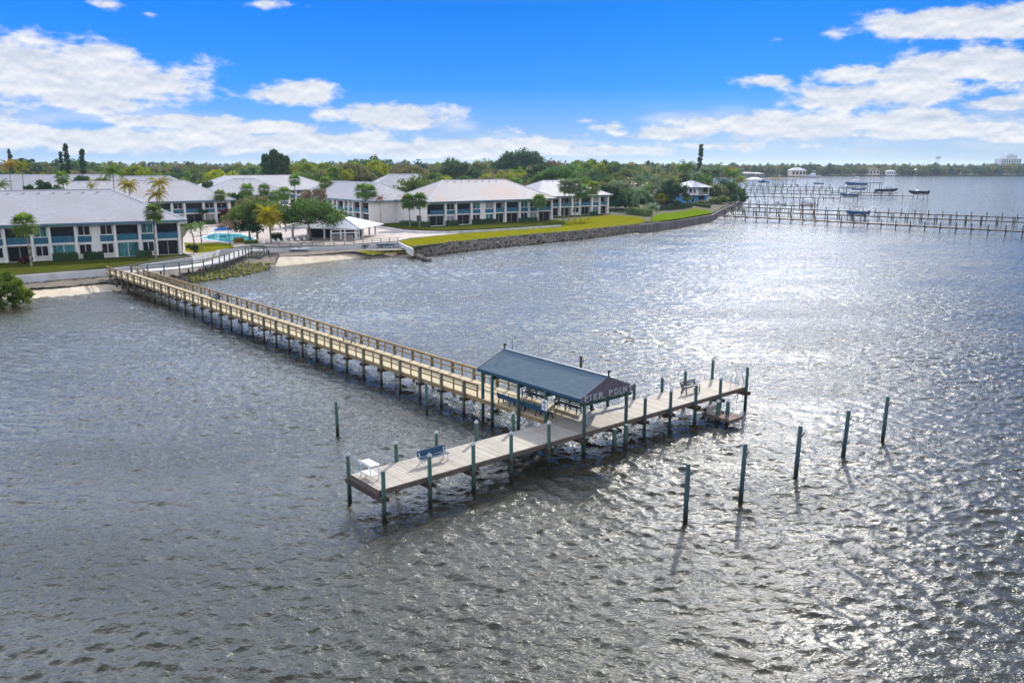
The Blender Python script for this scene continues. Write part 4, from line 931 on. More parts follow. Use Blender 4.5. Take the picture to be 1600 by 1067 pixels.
skin_body('shirt', [(0,0,1.0),(0,0,1.2),(0,0,1.40),(-.2,0,1.41),(-.29,-.01,1.30),(.2,0,1.41),(.29,-.01,1.30)], [(0,1),(1,2),(2,3),(3,4),(2,5),(5,6)], [(.175,.135),(.17,.125),(.185,.125),.075,.065,.075,.065], M['shirt'], pe)
skin_body('shorts', [(0,0,.97),(0,0,.90),(-.10,0,.78),(-.115,.01,.55),(.10,0,.78),(.115,.01,.55)], [(0,1),(1,2),(2,3),(1,4),(4,5)], [(.17,.13),(.16,.12),.105,.10,.105,.10], M['shorts'], pe)
skin_body('hair', [(0,.01,1.66),(0,.0,1.735)], [(0,1)], [.094,.07], M['hair'], pe)
mb = MB(); mb.box(-.02, .02, -.135, -.09, 1.60, 1.645); mb.build('nose', M['skin'], pe)
# ------------------------------------------------------------------ trees
def leaf_quads(centers, radii, n_per, size, seed, flat=.8, core=True):
    """leaf clumps: many small faces on the shells of the clumps"""
    g = np.random.default_rng(seed); V = []; 
    for c, r in zip(centers, radii):
        d = g.normal(size=(n_per, 3)); d[:, 2] = d[:, 2] * .9 + .25; d /= np.linalg.norm(d, axis=1)[:, None]
        rad = r * (g.random((n_per, 1)) ** .35) * g.uniform(.75, 1.15, (n_per, 1))
        p = np.array(c) + d * rad * np.array([1, 1, flat])
        nrm = d * .7 + g.normal(size=(n_per, 3)) * .6; nrm /= np.linalg.norm(nrm, axis=1)[:, None]
        t = np.cross(nrm, g.normal(size=(n_per, 3))); t /= np.linalg.norm(t, axis=1)[:, None] + 1e-9; b = np.cross(nrm, t)
        s = size * g.uniform(.6, 1.35, (n_per, 1))
        V.append(np.stack([p + t*s, p + b*s*.62, p - t*s, p - b*s*.62], 1))
    V = np.concatenate(V).reshape(-1, 3)
    return V
def quads_obj(name, V, m, parent=None):
    n = len(V) // 4; me = bpy.data.meshes.new(name)
    me.vertices.add(len(V)); me.vertices.foreach_set('co', V.astype(np.float32).ravel())
    me.loops.add(n*4); me.loops.foreach_set('vertex_index', np.arange(n*4, dtype=np.int32))
    me.polygons.add(n); me.polygons.foreach_set('loop_start', np.arange(0, n*4, 4, dtype=np.int32)); me.polygons.foreach_set('loop_total', np.full(n, 4, np.int32))
    me.update(calc_edges=True); return link_mesh(name, me, m, parent)
def crown_clumps(seed, rx, rz, n, zc, shape='dome'):
    g = np.random.default_rng(seed); C = []; Rr = []
    for i in range(n):
        a = g.uniform(0, 2*np.pi); u = g.uniform(-.35 if shape != 'dome' else -.12, 1); q = np.sqrt(max(0, 1 - u*u))
        k = g.uniform(.55, 1.0)
        lump = 1 + .22*np.sin(3*a + seed) + .15*np.sin(5*a + 2*seed)
        if shape == 'spire': q *= (1 - .75*max(0, u)) ; k = g.uniform(.6, 1)
        C.append((rx*q*np.cos(a)*k*lump, rx*q*np.sin(a)*k*lump, zc + rz*u*k)); Rr.append(g.uniform(.20, .36) * min(rx, rz*1.3))
    return C, Rr
def broad(label, seed, h, rx, rz, m, n_cl=26, n_per=70, leaf=.42, shape='dome', group=None, limbs=True, name='tree', trunk_r=.28):
    root = empty(name, (0, 0, 0), 0, label, 'tree', group); zc = h - rz
    C, Rr = crown_clumps(seed, rx, rz, n_cl, zc, shape)
    mb = MB(); rr_ = random.Random(seed); top = Vector((rr_.uniform(-.4,.4), rr_.uniform(-.4,.4), max(zc - .1*rz, h*.35)))
    mb.cyl((0, 0, -.3), top * .55, trunk_r, trunk_r*.75, 8); mb.cyl(top * .55, top, trunk_r*.75, trunk_r*.55, 8)
    if limbs:
        for c in C[::3]:
            mid = (top + Vector(c))/2 + Vector((0, 0, -.15*rz)); mb.cyl(top*.9, mid, trunk_r*.38, trunk_r*.24, 5, False); mb.cyl(mid, c, trunk_r*.24, trunk_r*.08, 5, False)
    mb.build('trunk', M['bark'], root, True)
    quads_obj('crown', leaf_quads(C, Rr, n_per, leaf, seed), M[m], root)
    return root
def palm_trunk(h, r, bend, seed):
    rr_ = random.Random(seed); mb = MB(); a = rr_.uniform(0, 6.28); pts = []; n = 7
    for i in range(n + 1):
        t = i / n; pts.append((bend*math.cos(a)*t*t, bend*math.sin(a)*t*t, -.3 + (h + .3)*t))
    mb.tube(pts, [r*1.25] + [r*(1.0 - .25*i/n) for i in range(1, n+1)], 8); return mb, Vector(pts[-1])
def sabal(label, seed, h, cr=1.9, bend=.4, m='lf_palm', r=.17, n=40, group=None, name='palm_tree'):
    root = empty(name, (0, 0, 0), 0, label, 'palm', group)
    mb, top = palm_trunk(h, r, bend, seed); mb.build('trunk', M['palm_bark'], root, True)
    g = random.Random(seed); mb = MB()
    for i in range(n):
        a = i*2.39996 + g.uniform(-.2,.2); e = math.asin(min(1, max(-1, -.88 + 1.85*(i + .5)/n))) + g.uniform(-.1,.1)
        d = Vector((math.cos(a)*math.cos(e), math.sin(a)*math.cos(e), math.sin(e)))
        p0 = top + d*.15; p1 = top + d*cr*.48 + Vector((0, 0, -.05)); mb.bar(p0, p1, .04, .04)
        side = d.cross(Vector((0,0,1))).normalized(); upv = side.cross(d).normalized()
        for k in range(-5, 6):
            t = k/5*1.75; q = (d*math.cos(t) + side*math.sin(t)).normalized(); L_ = cr*.58*(1 - .25*abs(k)/5)*g.uniform(.85,1.1)
            wv = q.cross(upv).normalized()*.075*cr/1.6; mid = p1 + q*L_*.55 + upv*.05; tip = p1 + q*L_ + Vector((0, 0, -.22*L_)); mb.add([p1, mid + wv, tip, mid - wv], [(0,1,2,3)])
    mb.build('crown', M[m], root, False, False); return root
def coconut(label, seed, h, fl=3.2, bend=1.0, m='lf_palm', r=.16, n=20, group=None, name='palm_tree', trunks=1, droop=1.0):
    root = empty(name, (0, 0, 0), 0, label, 'palm', group); g = random.Random(seed); mt = MB(); mb = MB()
    for tnum in range(trunks):
        t_, top = palm_trunk(h*(1 - .22*tnum), r, bend*(1 if tnum == 0 else -1), seed + 0*tnum); mt.add(t_.v, t_.f)
        for i in range(n):
            a = i*2.39996 + g.uniform(-.3,.3); e = -.25 + 1.45*(i + .5)/n; d = Vector((math.cos(a), math.sin(a), 0)); side = Vector((-d.y, d.x, 0)); L_ = fl*g.uniform(.85,1.1); prev = None; ns = 12
            for s in range(ns + 1):
                t = s/ns; ang = e - t*t*1.75*droop*(1 - .25*max(0, e)); 
                if prev is None: p = top.copy()
                else: p = prev + (d*math.cos(ang) + Vector((0,0,1))*math.sin(ang))*(L_/ns)
                if prev is not None:
                    mb.bar(prev, p, .045*(1 - t) + .012, .03)
                    if s > 1:
                        ll = .75*fl/3.2*math.sin(math.pi*min(1, t*.92 + .1))**.6*g.uniform(.8,1.1); 
                        for sg in (1, -1):
                            for o_ in (.0, .5):
                                b0 = prev.lerp(p, o_); b1 = prev.lerp(p, o_ + .42); tip = b0 + side*sg*ll*.72 + (p - prev).normalized()*ll*.45 + Vector((0,0,-ll*.42*droop)); mb.add([b0, b1, tip + (b1 - b0)*.4, tip], [(0,1,2,3)])
                prev = p
    mt.build('trunk', M['palm_bark'], root, True); mb.build('crown', M[m], root, False, False); return root
def put(o, px, y=None, py=None, z=LAND, rz=None, s=1.0):
    x, yy = P(px, py, z) if py is not None else (XAT(px, y), y)
    o.location = (x, yy, z); o.rotation_euler = (0, 0, rnd.uniform(0, 6.28) if rz is None else rz); o.scale = (s, s, s); return o
def top_h(py_top, y, z=LAND): return HT(py_top, y) - z
# --- palms that can be told apart
def S_(label, px, py, top, seed, cr=2.0, m='lf_palm', bend=.3, y=None, **k):
    yy = y or P(px, py, LAND)[1]; h = top_h(top, yy) - cr*.72; return put(sabal(label, seed, h, cr, bend, m, **k), px, y=yy)
def C_(label, px, top, seed, y, fl=3.0, m='lf_palm', bend=.6, **k):
    h = top_h(top, y) - fl*.42; return put(coconut(label, seed, h, fl, bend, m, **k), px, y=y)
S_('cabbage palm with a pale trunk before the dark patio doors of the left building', 43, 417, 333, 1, 2.75, bend=.5, n=48)
S_('cabbage palm at the corner of the left building near the person', 240, 405.5, 318, 2, 2.35, bend=.3, n=48)
C_('tall coconut palm with drooping brown fronds rising above the left building roof', 181, 257, 3, 222, 4.4, 'lf_palm', .4, n=22, droop=1.15)
C_('golden coconut palm standing between the two taller palms behind the left roof', 205, 281, 4, 215, 3.6, 'lf_yellow', .5, n=20, droop=1.15)
C_('twin-stemmed golden coconut palm closest to the second building facade', 250, 277, 5, 212, 3.6, 'lf_yellow', .5, n=18, trunks=2, droop=1.15)
C_('tiny orange palm top peeking over the left building ridge', 147, 286, 6, 205, 1.8, 'lf_yellow', .2, n=14)
S_('cabbage palm head among the white roofs right of the dark round bushes', 103, 0, 267, 7, 2.6, y=235)
C_('grey-green palm at the left frame edge above the roof ridge', 8, 281, 8, 200, 3.0, 'lf_palmgrey', .3, n=18)
C_('olive coconut palm over the hindmost white roofs at the far left', 20, 250, 9, 330, 5.0, 'lf_yellow', .4, n=20)
C_('olive coconut palm right of its twin over the hindmost white roofs', 38, 252, 10, 338, 4.8, 'lf_bright', .4, n=20)
C_('young curved palm on the small lawn, left of the pair by the pool', 301, 349, 11, P(305,388,LAND)[1], 2.5, 'lf_palm', .5, n=14)
C_('young straight palm on the small lawn, right of the pair by the pool', 313, 347, 12, P(313,391,LAND)[1], 2.4, 'lf_palm', .2, n=14)
C_('bright yellow coconut palm beside the boardwalk stairs', 421, 323, 13, P(420,381,LAND)[1], 3.9, 'lf_yellow', .5, n=26, trunks=2)
S_('cabbage palm left of the palm cluster beyond the pool', 377, 330, 283, 14, 3.2)
S_('cabbage palm at the middle of the palm cluster beyond the pool', 412, 336, 287, 15, 3.0)
S_('short cabbage palm at the right of the palm cluster beyond the pool', 432, 336, 297, 16, 2.8)
S_('slim cabbage palm among the trees left of the yellow palm', 386, 0, 286, 44, 2.6, bend=.3, y=232)
S_('slim cabbage palm between the yellow palm and the spreading tree', 445, 0, 292, 45, 2.4, bend=.2, y=226)
S_('slim cabbage palm behind the bush at the second building corner', 346, 0, 296, 46, 2.4, bend=.3, y=262)
S_('very tall thin cabbage palm in front of the slit-window building', 461, 335, 272, 17, 2.9, bend=.2)
S_('tall cabbage palm right of the autumn-coloured tree', 509, 338, 276, 18, 3.2, bend=.2)
S_('left palm of the tall pair in front of the clubhouse-facing block', 567, 350, 286, 19, 3.2, bend=.4)
S_('right palm of the tall pair in front of the clubhouse-facing block', 578, 349, 288, 20, 3.0, bend=-.4)
C_('thin palm with dead brown fronds against the white end wall', 594, 306, 21, P(594,352,LAND)[1], 2.2, 'lf_dead', .1, n=16, r=.10)
S_('left of the two dense palms at the end of the long building', 640, 357, 303, 22, 2.9, bend=-.4, n=52)
S_('right of the two dense palms at the end of the long building', 655, 357, 301, 23, 2.8, bend=.3, n=52)
S_('single cabbage palm in front of the right end of the long building', 842, 347.5, 303, 24, 3.0, bend=.1, n=52)
for i, (px, py, tp, sd, wh) in enumerate(((881,344,279,31,'leftmost'), (889,345,280,32,'second from left'), (899,345.5,279,33,'middle, tallest'), (908,345,288,34,'second from right'), (920,343,283,35,'rightmost, leaning'))):
    S_(wh + ' of five tall palms by the end building', px, py, tp, sd, 3.1, 'lf_palmgrey' if i < 3 else 'lf_palm', (.5, .2, -.4, .3, 1.4)[i], n=46)
S_('cabbage palm standing behind the slit-window building against the woods', 522, 0, 260, 36, 3.4, y=330)
C_('lone coconut palm on the lawn corner beside the clipped hedge', 1019, 317, 37, P(1021,344.5,LAND)[1], 3.6, 'lf_palmgrey', .5, n=24)
C_('coconut palm left of the white-roofed houses on the point', 1022, 275, 38, 330, 4.6, 'lf_palmgrey', .5, n=20)
C_('feathery palm over the terracotta roof', 999, 273, 39, 335, 5.0, 'lf_palmgrey', .5, n=22)
C_('lower feathery palm in front of the terracotta roof', 999, 293, 40, 318, 5.0, 'lf_palmgrey', .4, n=22)
C_('tall coconut palm directly in front of the blue house, left stem', 1064, 256, 41, 372, 5.4, 'lf_palm', .7, n=20)
C_('tall coconut palm directly in front of the blue house, right stem', 1072, 253, 42, 374, 5.6, 'lf_palmgrey', .4, n=20)
for i, (px, tp, y, mm) in enumerate(((1100,262,420,'lf_palmgrey'),(1113,264,430,'lf_palm'),(1122,262,428,'lf_palmgrey'),(1131,260,440,'lf_palm'),(1139,262,445,'lf_yellow'),(1146,266,436,'lf_palm'),(1153,263,455,'lf_palmgrey'),(1157,276,450,'lf_bright'),(1108,278,425,'lf_palm'),(1128,280,432,'lf_palm'),(1143,284,438,'lf_palm'),(1150,290,440,'lf_dark'))):
    o = C_('coconut palm in the dense grove at the tip of the point', px, tp, 50+i, y, 5.2, mm, .6, n=26, group='coconut grove on the point')
for i, (px, tp, y, mm) in enumerate(((978,284,338,'lf_palmgrey'),(990,296,330,'lf_palm'),(1011,288,350,'lf_palm'),(1036,280,362,'lf_palmgrey'),(1048,288,352,'lf_palm'),(1086,268,410,'lf_palmgrey'),(1094,274,408,'lf_palm'),(1083,282,404,'lf_palm'),(963,282,345,'lf_palmgrey'))):
    C_('slender coconut palm rising out of the garden trees at the point', px, tp, 90+i, y, 4.6, mm, .6, n=24, group='garden coconut palms at the point')
put(broad('short bushy tree right beside the blue house front', 43, 5.2, 2.0, 1.8, 'lf_bright', 14, 60, .3), 1074, y=358)
put(broad('round dark tree mass in front of the white-roofed house', 44, 10.5, 6.0, 5.2, 'lf_dark', 34, 110, .4), 1050, y=352)
put(broad('dark dense tree left of the round dark one, behind the hedge', 45, 10.0, 5.5, 5.2, 'lf_dark', 34, 110, .4), 951, y=338)
put(broad('dark tree between the hedge and the terracotta house', 46, 6.6, 5.0, 3.8, 'lf_dark', 30, 110, .4), 1000, y=345)
put(broad('small yellow-green tree among the planting on the point', 47, 6.0, 2.2, 2.0, 'lf_bright', 14, 60, .3), 1033, y=338)
put(broad('tree with brownish thin foliage right of the blue house', 48, 8.0, 4.0, 3.6, 'lf_olive', 22, 70, .4), 1117, y=400)
put(broad('dense shrub mass at the shore end of the point', 49, 4.5, 5.0, 3.2, 'lf_dark', 24, 90, .35, name='bush', trunk_r=.1), 1150, y=398)
put(broad('green bush on the point in front of the grove', 50, 4.0, 4.5, 3.0, 'lf_green', 24, 90, .35, name='bush', trunk_r=.1), 1130, y=388)
# --- named broadleaf trees near the pool
put(broad('broad dark green spreading tree left of the yellow palm, by the pool', 61, 8.6, 7.4, 4.0, 'lf_green', 46, 150, .26), 400, y=203)
put(broad('wide spreading tree with visible limbs in front of the clubhouse', 62, 9.3, 7.6, 4.4, 'lf_green', 64, 170, .25, trunk_r=.3), 484, y=199)
put(broad('low dark tree beside the pool under the spreading tree', 63, 6.4, 4.6, 3.4, 'lf_dark', 30, 120, .26), 388, y=200)
put(broad('autumn-coloured thin tree behind the wide spreading tree', 64, 11.0, 4.4, 3.2, 'lf_brown', 30, 60, .3), 492, y=250)
put(broad('leafy green tree under the palm cluster beyond the pool', 65, 8.0, 4.2, 3.4, 'lf_olive', 30, 90, .3), 402, y=262)
put(broad('round purple-red bush at the corner of the second building', 66, 4.6, 2.9, 2.3, 'lf_red', 22, 110, .25, name='bush', trunk_r=.12), 357, y=253)
put(broad('small topiary tree beside the second building hedge', 67, 4.6, 1.5, 1.3, 'lf_dark', 12, 70, .22), 315, y=258)
put(broad('thin bare-looking small tree at the pool corner', 68, 6.0, 2.8, 1.7, 'lf_brown', 16, 26, .2, trunk_r=.09), 360, py=384)
put(broad('green shrub beside the young palms on the small lawn', 69, 2.1, 1.6, 1.4, 'lf_dark', 14, 90, .2, name='bush', trunk_r=.08), 302, py=397)
put(broad('dark round bush at the foot of the curved pale palm', 70, 1.6, 1.5, 1.1, 'lf_red', 12, 70, .2, name='bush', trunk_r=.08), 38, py=413)
put(broad('mangrove bush in the water at the left frame edge', 71, 4.9, 3.4, 4.3, 'lf_mangrove', 60, 230, .16, name='bush', trunk_r=.12), -6, y=119, z=.1)
put(broad('dark round tree among the white roofs, left of its neighbour', 72, 12.0, 3.6, 3.4, 'lf_dark', 24, 90, .35), 56, y=228)
put(broad('taller dark round tree among the white roofs beside the small palm head', 73, 13.2, 3.6, 3.6, 'lf_dark', 24, 90, .35), 76, y=232)
put(broad('green tree wedged between the white roofs below the small palm head', 74, 11.6, 3.8, 3.2, 'lf_green', 24, 90, .35), 92, y=226)
put(broad('dark tree top poking up between the hindmost white roofs', 75, 14.0, 3.5, 3.0, 'lf_dark', 22, 80, .4), 130, y=285)
put(broad('dark bush behind the roof ridge left of the tall coconut palm', 76, 13.0, 4.0, 3.0, 'lf_olive', 22, 80, .4), 162, y=280)
put(broad('bright green tree crown above the slit-window building roof', 77, 16.0, 6.5, 4.4, 'lf_bright', 34, 100, .42), 530, y=395)
put(broad('large dark dome-shaped tree standing out on the skyline', 78, 26, 19, 13, 'lf_dark', 70, 160, .75, trunk_r=.8), 815, y=640)
put(broad('dark green tree crown behind the roof gap of the long building', 79, 17, 8, 7, 'lf_green', 46, 120, .5), 874, y=430)
extra = [(966,333,4.5,4,'lf_dark'),(985,335,3.5,4,'lf_green'),(1006,340,5.5,4.5,'lf_dark'),(1016,345,5,4,'lf_olive'),(1034,350,6,4.5,'lf_green'),(1046,346,4,4,'lf_dark'),(952,345,8,5,'lf_dark'),(962,352,9,6,'lf_green'),(1090,404,5,4.5,'lf_green'),(1104,410,7,5,'lf_dark'),(1122,415,7,5,'lf_olive'),(1138,425,7,5,'lf_dark'),(1152,430,6,5,'lf_green'),(1118,385,2.6,3.2,'lf_green'),(1098,378,2.2,2.6,'lf_olive'),
 (372,292,8,4.5,'lf_dark'),(388,286,7,4.5,'lf_olive'),(418,284,6,4,'lf_green'),(345,300,8,5,'lf_green'),(358,318,10,5.5,'lf_olive'),(328,325,11,6,'lf_dark'),(536,262,3,2.6,'lf_dark')]
eb = [broad('leafy filler tree crowding between the shoreline houses and apartment blocks', 200 + i, 6, 4.4, 3.2, m_, 30, 100, .34, group='garden trees between the buildings', limbs=False, trunk_r=.16) for i, m_ in enumerate(('lf_dark', 'lf_green', 'lf_olive'))]
seen_ = set()
for px, y, h, rx, m_ in extra:
    k = ('lf_dark', 'lf_green', 'lf_olive').index(m_); o = eb[k] if k not in seen_ else copy_tree(eb[k]); seen_.add(k)
    put(o, px, y=y); o.scale = (rx/4.4, rx/4.4, h/6)
    o['label'] = 'garden tree growing between the waterfront houses at the point' if px > 900 else 'garden tree growing behind the pool between the apartment blocks'
    o['group'] = 'garden trees at the point' if px > 900 else 'garden trees behind the pool'
# --- skyline conifers
def conifer(label, seed, px, y, top, wpx, m='lf_dark', group=None, gap=0):
    h = top_h(top, y); rx = wpx/F_PX*y/2; g = np.random.default_rng(seed); C = []; Rr = []
    for i in range(90):
        u = g.random(); a = g.uniform(0, 6.28); q = rx*(1 - .65*u)*g.uniform(.3, 1); C.append((q*math.cos(a), q*math.sin(a), h*(.12 + .87*u))); Rr.append(rx*g.uniform(.30,.5))
    root = empty('conifer', (0, 0, 0), 0, label, 'tree', group); mb = MB(); mb.cyl((0,0,-.3),(0,0,h*.96), h*.022, .05, 8); mb.build('trunk', M['bark'], root, True)
    quads_obj('crown', leaf_quads(C, Rr, 70, rx*.17, seed), M[m], root); return put(root, px, y=y)
conifer('pointed dark pine at the far left skyline', 81, 21, 520, 233, 9)
conifer('tallest dark pine of the skyline pair at the left', 82, 109, 470, 226, 13)
conifer('shorter dark pine beside the tallest skyline pine at the left', 83, 100, 465, 237, 9)
conifer('single dark pine right of the skyline pine pair', 84, 133, 480, 234, 13)
conifer('isolated tall ragged pine standing above the point', 85, 1093, 640, 226, 11, 'lf_dark')
for i, (px, tp, wd) in enumerate(((418,243,20),(430,236,24),(440,240,20),(449,243,18))):
    conifer('dark feathery pine in the tall clump above the pool buildings', 86+i, px, 420+6*i, tp, wd, 'lf_dark', 'dark pine clump on the skyline')
put(broad('broad dark tree on the far left skyline beside the pointed pine', 91, 21, 10, 6, 'lf_dark', 34, 90, .6), 42, y=560)
# --- woodland: individual trees behind the village
kinds = []
wl = [('lf_olive', 'olive-green woodland tree behind the white-roofed buildings', 'olive woodland trees'), ('lf_green', 'full green woodland tree behind the white-roofed buildings', 'green woodland trees'),
      ('lf_brown', 'brownish half-bare woodland tree behind the white-roofed buildings', 'brownish woodland trees'), ('lf_dark', 'dark green woodland tree behind the white-roofed buildings', 'dark woodland trees'), ('lf_bright', 'bright yellow-green woodland tree behind the white-roofed buildings', 'bright woodland trees')]
protos = []
for i, (mm, lab, grp) in enumerate(wl):
    for j in range(2): protos.append((broad(lab, 100 + i*7 + j, 11, 6.4 + j*1.2, 5.0 - j*.4, mm, 42 if mm != 'lf_brown' else 34, 80 if mm != 'lf_brown' else 55, .38, 'dome', grp, limbs=(mm == 'lf_brown')), mm, grp))
psab = [(sabal('cabbage palm standing among the woodland trees', 140 + j, 8.5, 2.6, .5, 'lf_palm', group='woodland palms', n=34), 'palm', 'woodland palms') for j in range(2)]
used = set(); r5 = random.Random(21)
def clear(px, x, y):
    for (bx, by, rad) in BLOCK:
        if (x-bx)**2 + (y-by)**2 < rad*rad: return False
    return True
BLOCK = [(-125+20, 345+22, 40),(-62,385,24),(-230+38,240+18,46),(-215,350,40),(-200,352,40),(-172+15,335,32),(-172+38,330,26),(-96,250,40),(-12,275,34),(28,308,24),(-50,262,22),(-75,290,32),(-100,280,30),(-128,360,30),(-90,372,40),(-240,345,40),(-270,345,40),(-190,355,40)]
nplaced = 0; tries = 0
while nplaced < 285 and tries < 6000:
    tries += 1
    y = 300 + 420 * r5.random() ** 1.05; px = r5.uniform(-60, 1090)
    if px > 960 and y < 372: continue
    if px > 1040 and y < 430: continue
    if px > 1000 and y > 560: continue
    x = XAT(px, y)
    if not clear(px, x, y): continue
    cell = (round(x/9.0), round(y/12))
    if cell in used: continue
    used.add(cell)
    if r5.random() < .13: src, mm, grp = r5.choice(psab); s = r5.uniform(.9, 1.35)
    else:
        wgt = [r5.choice((0, 0, 1, 1, 2, 3, 4)) if px < 980 else r5.choice((1, 3, 0, 1))][0]; src, mm, grp = protos[wgt*2 + r5.randrange(2)]
        ht = 8.5 + (y - 300)/420*7.5 + r5.uniform(-2.0, 3.0) + (5 if r5.random() < .12 else 0) - (2.0 if px < 380 else 0)
        s = ht/11
    o = src if src.get('placed') is None else copy_tree(src)
    src['placed'] = 1
    o.location = (x, y, LAND); o.rotation_euler = (0, 0, r5.uniform(0, 6.28)); o.scale = (s*r5.uniform(.95,1.25), s*r5.uniform(.95,1.25), s); nplaced += 1
for o in list(bpy.data.objects):
    if o.get('placed') is not None: del o['placed']
for pr, *_ in protos + psab:
    if pr.location.length < .1: put(pr, r5.uniform(300, 900), y=r5.uniform(560, 640))
# far woods: one  mass
def far_woods(name, spots, seed, m, label, n_cl=13, n_per=26):
    V = []; g = random.Random(seed)
    for (x, y, h, rx, z) in spots:
        C, Rr = crown_clumps(g.randrange(9999), rx, h*.80, n_cl, h*.18)
        V.append(leaf_quads(C, [q*1.3 for q in Rr], n_per, .115*rx + .25, g.randrange(9999)) + np.array([x, y, z]))
    return tag(quads_obj(name, np.concatenate(V), M[m]), label, 'woods', None, 'stuff')
g = random.Random(5); sA = {k: [] for k in ('lf_dark', 'lf_green', 'lf_olive', 'lf_brown')}
for i in range(900):
    y = 720 + 1500*g.random()**1.4; px = g.uniform(-120, 1080)
    if px > 1040 and y > 900: continue
    x = XAT(px, y); sA[g.choice(('lf_dark','lf_green','lf_olive','lf_olive','lf_brown','lf_dark'))].append((x, y, g.uniform(14, 22) + (y-720)/500, g.uniform(7, 11), LAND))
for k, lab in (('lf_dark','dark part of the distant woods on the skyline'),('lf_green','green part of the distant woods on the skyline'),('lf_olive','olive part of the distant woods on the skyline'),('lf_brown','brownish part of the distant woods on the skyline')):
    far_woods('distant_woods', sA[k], hash(k) % 97 if False else len(k), k, lab)
sB = {'lf_dark': [], 'lf_green': [], 'lf_olive': []}
for i in range(620):
    px = g.uniform(1030, 1700); base = P(px, float(np.interp(px, [1040,1160,1230,1300,1450,1640,1900], [277.2,277.2,276.2,275.4,274.9,274.6,274.4])), 0)[1]
    y = base + 9 + 420*g.random()**1.9; x = XAT(px, y, 5); sB[g.choice(('lf_dark','lf_green','lf_olive'))].append((x, y, g.uniform(12, 19) + (y-base)*.012, g.uniform(7, 12), 1.5))
for k, lab in (('lf_dark','dark part of the wooded far river shore'),('lf_green','green part of the wooded far river shore'),('lf_olive','olive part of the wooded far river shore')): far_woods('far_shore_woods', sB[k], len(k)+3, k, lab)
# ------------------------------------------------------------------ distant docks (right)
def dock(label, pA, pB, z=1.5, wd=1.5, sp_=4.6, top=1.25, m='pile_dark', both=True, name='dock'):
    a = Vector((*P(*pA, z), 0)); b = Vector((*P(*pB, z), 0)); d = (b - a); ln = d.length; d.normalize(); nrm = Vector((-d.y, d.x, 0))
    root = empty(name, a, math.atan2(d.y, d.x), label, 'dock')
    mb = MB(); mb.box(0, ln, -wd/2, wd/2, z - .08, z); mb.box(0, ln, -wd/2 - .05, -wd/2 + .04, z - .32, z - .081); mb.box(0, ln, wd/2 - .04, wd/2 + .05, z - .32, z - .081); n = int(ln / sp_); g = random.Random(int(pA[0] + pA[1]*7))
    for i in range(n + 1): mb.box(i*sp_ - .1, i*sp_ + .1, -wd/2 - .35, wd/2 + .35, z - .55, z - .322)
    mb.build('deck', M['timber_dark'], root)
    for i in range(n + 1):
        for s in ((-1, 1) if both else (-1,)):
            mb = MB(); x = i*sp_ + g.uniform(-.15, .15); zt = z + top + g.uniform(-.12, .12); yy = s*(wd/2 + .2)
            mb.cyl((x, yy, -1.5), (x + g.uniform(-.05,.05), yy, zt), .17, .15, 7); o = mb.build('piling', M[m], root)
    return root
dock('long dark dock closest to the viewer in the distant dock group', (1118, 336), (1690, 366), 1.5, 1.3, 4.5, 1.5, both=False)
dock('long dark dock second from the viewer in the distant dock group', (1128, 328.5), (1690, 350), 1.5, 1.5, 4.8, 1.5)
dock('long dark dock third from the viewer, passing behind the boat with a frame top', (1140, 322.5), (1690, 343.5), 1.5, 1.4, 5.0, 1.5, both=False)
dock('short dock with a roofless lift frame close to the point', (1158, 318), (1275, 322), 1.5, 1.6, 4.4, 1.6)
dock('thin pale dock line running out to the boat on the square lift', (1166, 307), (1312, 310), 1.5, 1.2, 5.5, 1.0, both=False)
dock('long thin dock running out to the dark boat on the outermost lift', (1166, 301.5), (1428, 306.5), 1.5, 1.3, 6.0, 1.3, both=False)
dock('crowded rear dock with many thin pilings', (1164, 296.5), (1312, 298.5), 1.5, 2.6, 4.4, 2.0)
dock('rearmost dock below the thatched boathouse roof', (1166, 290.5), (1300, 292.5), 1.5, 2.2, 6.5, 2.0)
dock('short dock carrying the square lift frame of the navy cruiser', (1300, 300.5), (1402, 301.5), 1.5, 2.2, 9, 2.2)
